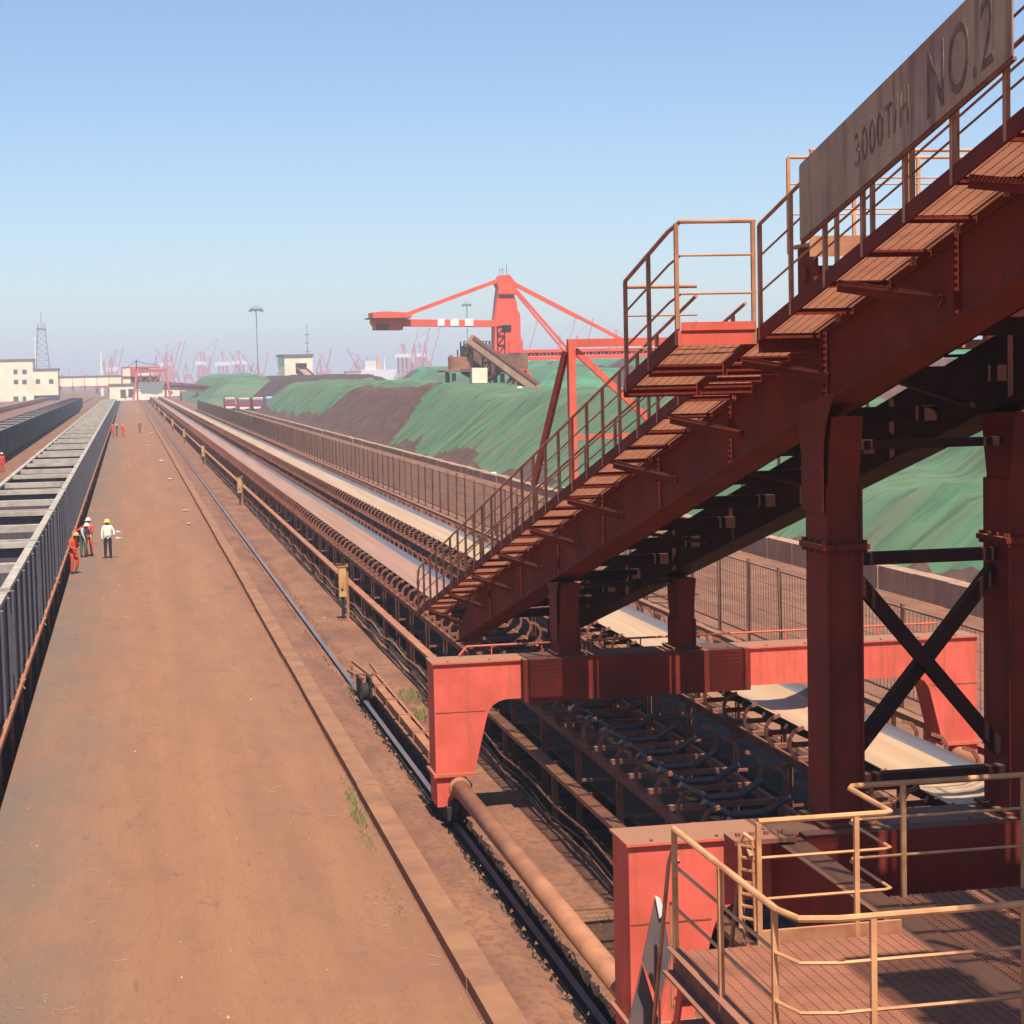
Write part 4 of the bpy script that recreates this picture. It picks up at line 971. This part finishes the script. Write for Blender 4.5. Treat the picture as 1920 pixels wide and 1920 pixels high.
spart(MB().prism(P2d([(868, 650), (890, 635), (900, 650), (935, 655), (945, 690), (925, 712), (905, 720), (868, 700)]), SY-1.0, SY+2, 'y'), 'slew_deck', 'stacker_brown')
tr = MB()
for x0, x1, y0, y1 in ((868, 882, 640, 700), (862, 876, 655, 690), (903, 915, 640, 720), (930, 942, 612, 665)):
    a = sp3(x0, y1); b = sp3(x1, y0)
    for X in (a.x, b.x):
        for dy in (-1.6, 1.6): tr.bar((X, SY+dy, a.z), (X, SY+dy, b.z), .18, .18)
    for k in range(4):
        z = a.z+(b.z-a.z)*k/3; tr.bar((a.x, SY-1.6, z), (b.x, SY-1.6, z), .12, .12); tr.bar((a.x, SY-1.6, z), (b.x, SY-1.6, min(b.z, z+(b.z-a.z)/3)), .1, .1)
spart(tr, 'trestle', 'black')
for (a, b) in (((838, 697), (838, 728)), ((845, 722), (895, 722)), ((905, 715), (930, 700)), ((950, 722), (968, 694)), ((968, 694), (985, 694)), ((985, 694), (1010, 727)), ((968, 694), (960, 727)), ((985, 694), (978, 727)), ((955, 710), (1000, 712))):
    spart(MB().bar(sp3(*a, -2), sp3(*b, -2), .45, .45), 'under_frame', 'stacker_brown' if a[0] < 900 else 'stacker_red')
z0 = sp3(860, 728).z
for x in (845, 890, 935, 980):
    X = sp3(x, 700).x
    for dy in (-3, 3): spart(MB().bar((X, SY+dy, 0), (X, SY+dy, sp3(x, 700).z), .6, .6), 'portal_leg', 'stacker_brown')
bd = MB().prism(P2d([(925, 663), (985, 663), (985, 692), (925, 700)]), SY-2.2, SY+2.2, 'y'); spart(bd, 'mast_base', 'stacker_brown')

# ================================================================== TRUCKS
def truck(mt, label, loc):
    t = thing('dump_truck', loc, label, 'truck', 'trucks parked before the dark heap', rz=0)
    m = MB(); m.prism([(-2.6, .6), (-2.7, 1.5), (-2.5, 2.6), (-2.3, 2.85), (-.8, 2.85), (-.8, .6)], -1.2, 1.2, 'x'); m.build('cab', mt, t)
    MB().prism([(-2.665, 1.72), (-2.53, 2.52), (-2.50, 2.52), (-2.6, 1.72)], -1.05, 1.05, 'x').build('windscreen', 'window', t)
    MB().box(-1.15, 1.15, -2.45, -2.2, 2.86, 3.15).build('sun_visor', 'white', t)
    MB().box(-1.1, 1.1, -2.74, -2.62, .5, .95).build('bumper', 'white', t)
    for s in (-1, 1): MB().box(*sorted((s*.7, s*1.05)), -2.77, -2.741, .65, .85).build('headlight', 'white', t)
    m = MB(); m.prism([(-1.25, 1.1), (1.25, 1.1), (1.35, 3.0), (-1.35, 3.0)], -.6, 5.2, 'y'); m.build('dump_body', mt, t)
    MB().box(-.5, .5, -.8, 5.4, .7, 1.09).build('chassis', 'black', t)
    for y in (-1.8, 2.8, 4.2):
        for s in (-1, 1):
            a, b = sorted((s*.85, s*1.2)); MB().tube([(a, y, .5), (b, y, .5)], .5, 14).build('wheel', 'rubber', t)
for px, py, Y, mt, lab in ((431, 767, 478, 'truck_red', 'dark red dump truck, leftmost of the row of parked trucks'), (457, 769, 462, 'truck_red', 'red dump truck second from left in the row of parked trucks'), (483, 769, 462, 'truck_red', 'red dump truck just left of the blue one'), (507, 766, 476, 'truck_blue', 'blue dump truck half hidden by the green heap')):
    p = at(px, py, Y); truck(mt, lab, (p.x, Y, 0))

# ================================================================== BUILDINGS
def building(name, label, px0, px1, ytop, Y, depth, wins, base=None, roofov=.35, door=None):
    a = at(px0, ytop, Y); b = at(px1, ytop, Y); h = (a.z+b.z)/2
    t = thing(name, (a.x, Y, 0), label, 'building')
    W = b.x-a.x
    MB().box(0, W, 0, depth, 0, h).build('wall', 'cream', t)
    MB().box(-roofov, W+roofov, -roofov, depth+roofov, h+.002, h+.7).build('roof', 'roof', t)
    for wx, wy, ww, wh in wins:
        p = at(wx, wy, Y); s = Y/F
        x = p.x-a.x; z = p.z
        f_ = MB().box(x-ww*s/2-.12, x+ww*s/2+.12, -.10, -.004, z-wh*s/2-.12, z+wh*s/2+.12).build('window', 'roof', t)
        MB().box(x-ww*s/2, x+ww*s/2, -.14, -.101, z-wh*s/2, z+wh*s/2).build('pane', 'window', f_)
    return t
b1 = building('office_building', 'large cream building with a flat brown roof on the far left', -60, 61, 677, 830, 20, [(29, 697, 6, 7), (46, 697, 7, 7), (30, 716, 7, 7), (46, 716, 7, 7), (-20, 697, 7, 7), (-20, 716, 7, 7), (30, 749, 8, 10), (46, 749, 5, 10)])
b2 = building('office_building', 'lower cream wing with open ground floor bays beside the large cream building', 61.5, 108, 694, 832, 20, [(71, 715, 7, 7), (96, 715, 7, 7)])
p0 = at(60, 742, 832); p1 = at(107, 742, 832)
MB().box(0, p1.x-p0.x, -.2, -.01, -.1, 2.2).build('open_bay', 'black', b2)
# elevated enclosed gallery
a = at(108, 716, 838); b = at(232, 714, 838)
t = thing('conveyor_bridge', (a.x, 838, 0), 'long pale enclosed conveyor bridge on posts between the cream buildings', 'bridge')
h0 = a.z
MB().box(0, b.x-a.x, 0, 5, h0-2.0, h0+1.9).build('enclosure', 'cream', t)
MB().box(-.2, b.x-a.x, -.3, 5.3, h0+1.902, h0+2.3).build('roof', 'roof', t)
for i in range(6):
    x = 1+i*(b.x-a.x-2)/5; MB().box(x-.4, x+.4, .5, 4.5, 0, h0-2.001).build('pier', 'conc_wall', t)
    MB().box(x-.12, x+.12, -.06, -.003, h0-2.0, h0+1.9).build('panel_joint', 'conc_wall', t)
MB().box((b.x-a.x)*.55, (b.x-a.x)*.8, -.8, -.1, h0-2.9, h0-2.1).build('red_beam', 'far_red', t)
# transfer station with red machine at the head of the conveyors
Y = 760
t = building('transfer_station', 'cream transfer station at the far end of the conveyors', 205, 305, 722, Y, 14, [(231, 738, 9, 14), (246, 737, 9, 14), (283, 731, 26, 9)])
a = at(228, 688, Y+2); b = at(300, 723, Y+2)
u = thing('transfer_house', (a.x, Y+2, b.z), 'small cream upper house with a red tank and open bays over the conveyors', 'building')
W = b.x-a.x; hh = a.z-b.z
MB().box(0, W, 0, 8, hh-.6, hh).build('roof', 'far_red', u); MB().box(0, W*.22, 0, 8, 0.8, hh-.61).build('wall', 'cream', u); MB().box(W*.45, W*.72, 1, 8, hh*.5, hh-.61).build('wall', 'cream', u)
MB().box(W*.22, W, 2, 8, 1.2, hh*.49).build('open_bay', 'black', u)
m = MB()
for x in (0, .25, .5, .75, 1): m.bar((W*x, -.2, 0), (W*x, -.2, hh), .5, .5)
for x in (.25, .5, .75): m.bar((W*x, -.2, 0), (W*(x+.25), -.2, hh*.5), .35, .35)
m.bar((0, -.2, hh*.5), (W, -.2, hh*.5), .5, .5); m.build('frame', 'far_red', u)
MB().tube([(W*.32, -.6, hh*.5), (W*.32, -.6, hh*.9)], 1.3, 12).build('tank', 'far_red', u)
MB().bar((0, -.5, .2), (W, -.5, .2), .8, .8).build('front_beam', 'far_red', u)
c = thing('tower_crane', at(257, 720, Y-6), 'small dark derrick mast with a drooping cable over the transfer house', 'crane')
q = at(257, 674, Y-6)-at(257, 720, Y-6); MB().bar((0, 0, -8), (0, 0, q.z), .5, .5).build('mast', 'maroon', c)
MB().tube([(0, 0, q.z-.5), (3, 0, q.z-1.6), (8, 0, q.z-2.2)], .12, 5).build('cable', 'black', c)
MB().tube([(0, 0, q.z-.5), (-3, 0, q.z-2.5), (-5, 0, q.z-4)], .1, 5).build('cable', 'black', c)
# wheeled feeder straddling the belts
t = thing('belt_feeder', (at(285, 745, 680).x, 680, 0), 'far red feeder machine standing over the belts before the transfer station', 'machine')
m = MB()
for x in (-6.5, 6.5):
    for s in (-1, 1): m.bar((x, s*3, 0), (x*.75, s*1.5, 11), .7, .7)
m.bar((-5, 0, 11), (5, 0, 11), 1, 1); m.bar((-6, 0, 5), (6, 0, 5), .6, .6); m.build('frame', 'far_red', t)
m = MB(); m.prism([(-3.5, 3), (3.5, 3), (4.5, 7), (-4.5, 7)], -2, 2, 'y'); m.build('hopper', 'steel_grey', t)
# red boom going right from the station
a, b = at(300, 722, 720), at(412, 730, 640)
t = thing('loader_boom', a, 'long red lattice boom reaching right from the transfer station', 'boom')
d = b-a; m = MB()
for dz in (-1.2, 1.2): m.bar((0, 0, dz), d+Vector((0, 0, dz*.6)), .6, .6)
for i in range(14): m.bar(d*(i/14)+Vector((0, 0, -1.1)), d*((i+.5)/14)+Vector((0, 0, 1)), .3, .3); m.bar(d*((i+.5)/14)+Vector((0, 0, 1)), d*((i+1)/14)+Vector((0, 0, -1)), .3, .3)
m.build('lattice', 'far_red', t)
MB().bar((0, .8, 0), d+Vector((0, .8, 0)), .8, .9).build('belt', 'stacker_brown', t)
m = MB()
for i in range(4): q = d*(.1+i*.27); m.bar(q+Vector((0, 0, -1.5)), Vector((q.x, q.y, -a.z)), .6, .6)
m.build('leg', 'maroon', t)
t = building('low_shed', 'long low cream shed far behind the belts', 305, 385, 728, 900, 12, [(320, 736, 6, 4), (345, 736, 6, 4)])
# chute house on the heap
Y = 640
t = building('chute_house', 'small cream house with a dark opening and a chute above the dark heap', 533, 588, 668, Y, 8, [])
t.rotation_euler.z = .2
a = at(533, 668, Y); p = at(566, 690, Y)
MB().box(p.x-a.x-1.9, p.x-a.x+1.9, -.12, -.01, p.z-1.6, p.z+1.6).build('opening', 'black', t)
m = MB(); q0 = Vector((p.x-a.x, -.2, p.z-.6)); q1 = q0+Vector((1.5, -14, -5.2)); m.bar(q0, q1, 3.2, .4); m.bar(q0+Vector((-1.6, 0, .5)), q1+Vector((-1.6, 0, .5)), .2, .8); m.bar(q0+Vector((1.6, 0, .5)), q1+Vector((1.6, 0, .5)), .2, .8); m.build('chute', 'stacker_brown', t)
# small sheds in the port
for i, (px0, px1, yt, Y, lab) in enumerate(((592, 625, 706, 1100, 'grey brown port shed right of the chute house'), (650, 677, 698, 1300, 'pale port shed with a pitched look near the white ship'), (677, 700, 704, 1250, 'low brown port shed beside the pale shed'), (400, 425, 703, 1200, 'tiny pale port shed above the far green heap'))):
    building('port_shed', lab, px0, px1, yt, Y, 15, [])

# ================================================================== MASTS
def lattice(px, ytop, ybase, Y, wb, wt, label, name='lattice_tower', mt='steel_grey'):
    a = at(px, ytop, Y); t = thing(name, (a.x, Y, 0), label, 'tower'); h = a.z; m = MB(); n = 12
    for k in range(n):
        z0, z1 = h*k/n, h*(k+1)/n; w0_, w1_ = wb+(wt-wb)*k/n, wb+(wt-wb)*(k+1)/n
        for sx, sy in ((-1,-1),(1,-1),(1,1),(-1,1)): m.bar((sx*w0_/2, sy*w0_/2, z0), (sx*w1_/2, sy*w1_/2, z1), .35, .35)
        m.bar((-w0_/2, -w0_/2, z0), (w1_/2, -w1_/2, z1), .2, .2); m.bar((w0_/2, -w0_/2, z0), (-w1_/2, -w1_/2, z1), .2, .2); m.bar((-w0_/2, -w0_/2, z0), (w0_/2, -w0_/2, z0), .2, .2)
    m.build('lattice', mt, t)
    return t, h
t, h = lattice(77, 607, 700, 1000, 9, 3.2, 'tall tapering lattice radio tower behind the cream buildings')
MB().box(-2.4, 2.4, -2.4, 2.4, h*.92, h*.94).build('platform', 'steel_grey', t); MB().bar((0, 0, h), (0, 0, h+6), .4, .4).build('antenna', 'steel_grey', t)
MB().bar((-3.4, -3, 0), (-3.2, -3, h*.82), .5, .5).build('feeder_pipe', 'white', t)
def mastp(px, ytop, Y, label, r=.45, crown=True, mt='steel_grey', name='light_mast'):
    a = at(px, ytop, Y); t = thing(name, (a.x, Y, 0), label, 'mast'); h = a.z
    MB().tube([(0, 0, 0), (0, 0, h)], [r, r*.55], 8).build('pole', mt, t)
    if crown:
        MB().tube([(0, 0, h-1.2), (0, 0, h-.5), (0, 0, h+1.0)], [2.6, 2.8, .5], 12).build('lamp_ring', mt, t)
        m = MB()
        for k in range(8): an = k*math.pi/4; m.box(2.9*math.cos(an)-.3, 2.9*math.cos(an)+.3, 2.9*math.sin(an)-.3, 2.9*math.sin(an)+.3, h-1.7, h-1.15)
        m.build('floodlights', mt, t)
    return t, h
mastp(480, 577, 800, 'tall high mast floodlight left of the chute house', .3)
t, h = mastp(575, 608, 900, 'thin antenna mast behind the chute house', .3, False, name='antenna_mast')
for z in (.6, .72, .84): MB().box(-1.1, 1.1, -.3, .3, h*z, h*z+.5).build('antenna', 'steel_grey', t)
mastp(875, 569, 1100, 'high mast floodlight behind the rear boom of the stacker')
mastp(189, 660, 1000, 'plain white pole standing behind the conveyor bridge', .9, False, 'white', 'white_pole')

# ================================================================== PORT CRANES, SHIP
def jib(px, ytop, Y, lean, label):
    a = at(px, ytop, Y); h = a.z
    t = thing('jib_crane', (a.x-lean*h*.25, Y, 0), label, 'crane', 'red jib cranes of the distant port')
    m = MB(); hb = h*.38
    for sx in (-1, 1):
        for sy in (-1, 1): m.bar((sx*6, sy*6, 0), (sx*3, sy*3, hb*.6), 1.0, 1.0)
    m.bar((-6, -6, 3), (6, -6, 3), 1, 1); m.build('portal', 'port_red', t)
    MB().prism([(-4, hb*.6), (4, hb*.6), (3, hb), (-5, hb)], -4, 4, 'y').build('cab_house', 'port_red', t)
    m = MB(); m.bar((-1, 0, hb), (-2*lean, 0, h*.72), 1.6, 1.6); m.bar((-5, 0, hb), (-2*lean, 0, h*.72), 1.0, 1.0); m.build('a_frame', 'port_red', t)
    m = MB(); tip = Vector((lean*h*.25, 0, h))
    for dy in (-2, 2): m.bar((3, dy, hb), tip+Vector((0, dy*.3, 0)), .6, .6)
    for k in range(8): q = Vector((3, 0, hb)).lerp(tip, k/8); q2 = Vector((3, 0, hb)).lerp(tip, (k+1)/8); m.bar(q+Vector((0, -2+k*.2, 0)), q2+Vector((0, 2-k*.2, 0)), .5, .5)
    m.build('jib', 'port_red', t)
    MB().bar((-2*lean, 0, h*.72), tip, .35, .35).build('stay', 'port_red', t)
JL = [(218, 655, 1, 'pale jib crane left of the transfer house'), (231, 652, 1, 'pale jib crane nearly above the transfer house'), (292, 655, -1, 'jib crane just right of the derrick mast'), (316, 643, 1, 'jib crane left of the close pair'), (338, 640, 1, 'left crane of the close pair'), (347, 640, 1, 'right crane of the close pair'), (368, 662, 1, 'short jib crane right of the close pair'), (408, 635, 1, 'tall jib crane left of the high mast floodlight'), (430, 660, -1, 'short jib crane just left of the high mast'), (503, 660, 1, 'jib crane right of the high mast floodlight'), (598, 662, -1, 'dark jib crane beside the chute house'), (621, 653, 1, 'first jib crane right of the chute house'), (650, 653, -1, 'steep jib crane left of the white ship'), (668, 662, -1, 'small jib crane close to the white ship'), (785, 617, 1, 'tall jib crane left of the stacker ramp'), (806, 614, 1, 'left of two tall jib cranes below the rear boom'), (826, 612, 1, 'right of two tall jib cranes below the rear boom'), (1008, 600, 1, 'tall jib crane right of the stacker mast'), (1079, 598, 1, 'jib crane below the long tie bar'), (1113, 597, 1, 'jib crane farthest right in the port'),
      (130, 690, 1, 'tiny jib crane left of the white pole'), (150, 692, -1, 'tiny jib crane near the white pole'), (395, 668, 1, 'faint jib crane among the container cranes'), (455, 664, -1, 'faint jib crane right of the white girders'), (690, 668, 1, 'small jib crane touching the white ship'), (515, 668, -1, 'faint jib crane between mast and chute house')]
for i, (px, yt, ln, lab) in enumerate(JL): jib(px, yt, 1500+(i*137) % 500, ln, lab)
def sts(px0, px1, yg, Y, label):
    a, b = at(px0, yg, Y), at(px1, yg, Y); h = a.z; W = b.x-a.x
    t = thing('container_crane', (a.x, Y, 0), label, 'crane', 'container cranes with white girders')
    MB().box(0, W, -3, 3, h-2, h+1.5).build('girder', 'white', t)
    m = MB()
    for x in (W*.3, W*.55, W*.8):
        for dy in (-6, 6): m.bar((x, dy, 0), (x, dy, h-2), 1.5, 1.5)
    m.bar((W*.3, -6, h*.45), (W*.8, -6, h*.45), 1.2, 1.2); m.build('legs', 'port_red', t)
    m = MB(); m.bar((W*.55, 0, h+1.5), (W*.5, 0, h+12), 1.5, 1.5); m.bar((W*.5, 0, h+12), (W*.95, 0, h+1.5), .6, .6); m.bar((W*.5, 0, h+12), (W*.05, 0, h+1.5), .6, .6); m.build('apex', 'port_red', t)
for px0, px1, yg, lab in ((198, 222, 692, 'white girder container crane above the conveyor bridge'), (300, 325, 683, 'white girder container crane right of the transfer house'), (366, 387, 681, 'white girder crane left of the wide one'), (402, 432, 682, 'wide white girder crane left of the high mast'), (433, 462, 680, 'white girder crane touching the high mast'), (738, 770, 667, 'left white girder crane beside the rear boom'), (772, 802, 666, 'right white girder crane beside the rear boom'), (1130, 1180, 640, 'white girder crane far right behind the walkway')):
    sts(px0, px1, yg, 1900, lab)
a = at(700, 694, 1700); t = thing('cargo_ship', (a.x, 1700, 0), 'distant white cargo ship with an orange funnel left of the rear boom', 'ship')
MB().prism([(-14, 2), (16, 2), (20, 12), (-16, 12)], -8, 8, 'y').build('hull', 'white', t)
MB().box(-8, 2, -6, 6, 12.01, 20).build('superstructure', 'white', t); MB().box(3, 6, -2, 2, 12.01, 24).build('funnel', 'helmet_orange', t)
MB().bar((10, 0, 12), (10, 0, 22), 1, 1).build('mast', 'white', t)

# ================================================================== HAZE
hz = MB().box(-5200, 5200, -120, 9200, -1.8, 78)
me = hz.build('haze', 'black'); tag(me, 'pale blue haze over the distant port', kind='stuff')
hm = bpy.data.materials.new('haze'); hm.use_nodes = True; n = hm.node_tree.nodes; n.clear()
o_ = n.new('ShaderNodeOutputMaterial'); v_ = n.new('ShaderNodeVolumePrincipled')
v_.inputs['Color'].default_value = (.80, .86, .97, 1); v_.inputs['Density'].default_value = .00042; v_.inputs['Anisotropy'].default_value = 0
hm.node_tree.links.new(v_.outputs[0], o_.inputs['Volume']); me.data.materials.clear(); me.data.materials.append(hm)
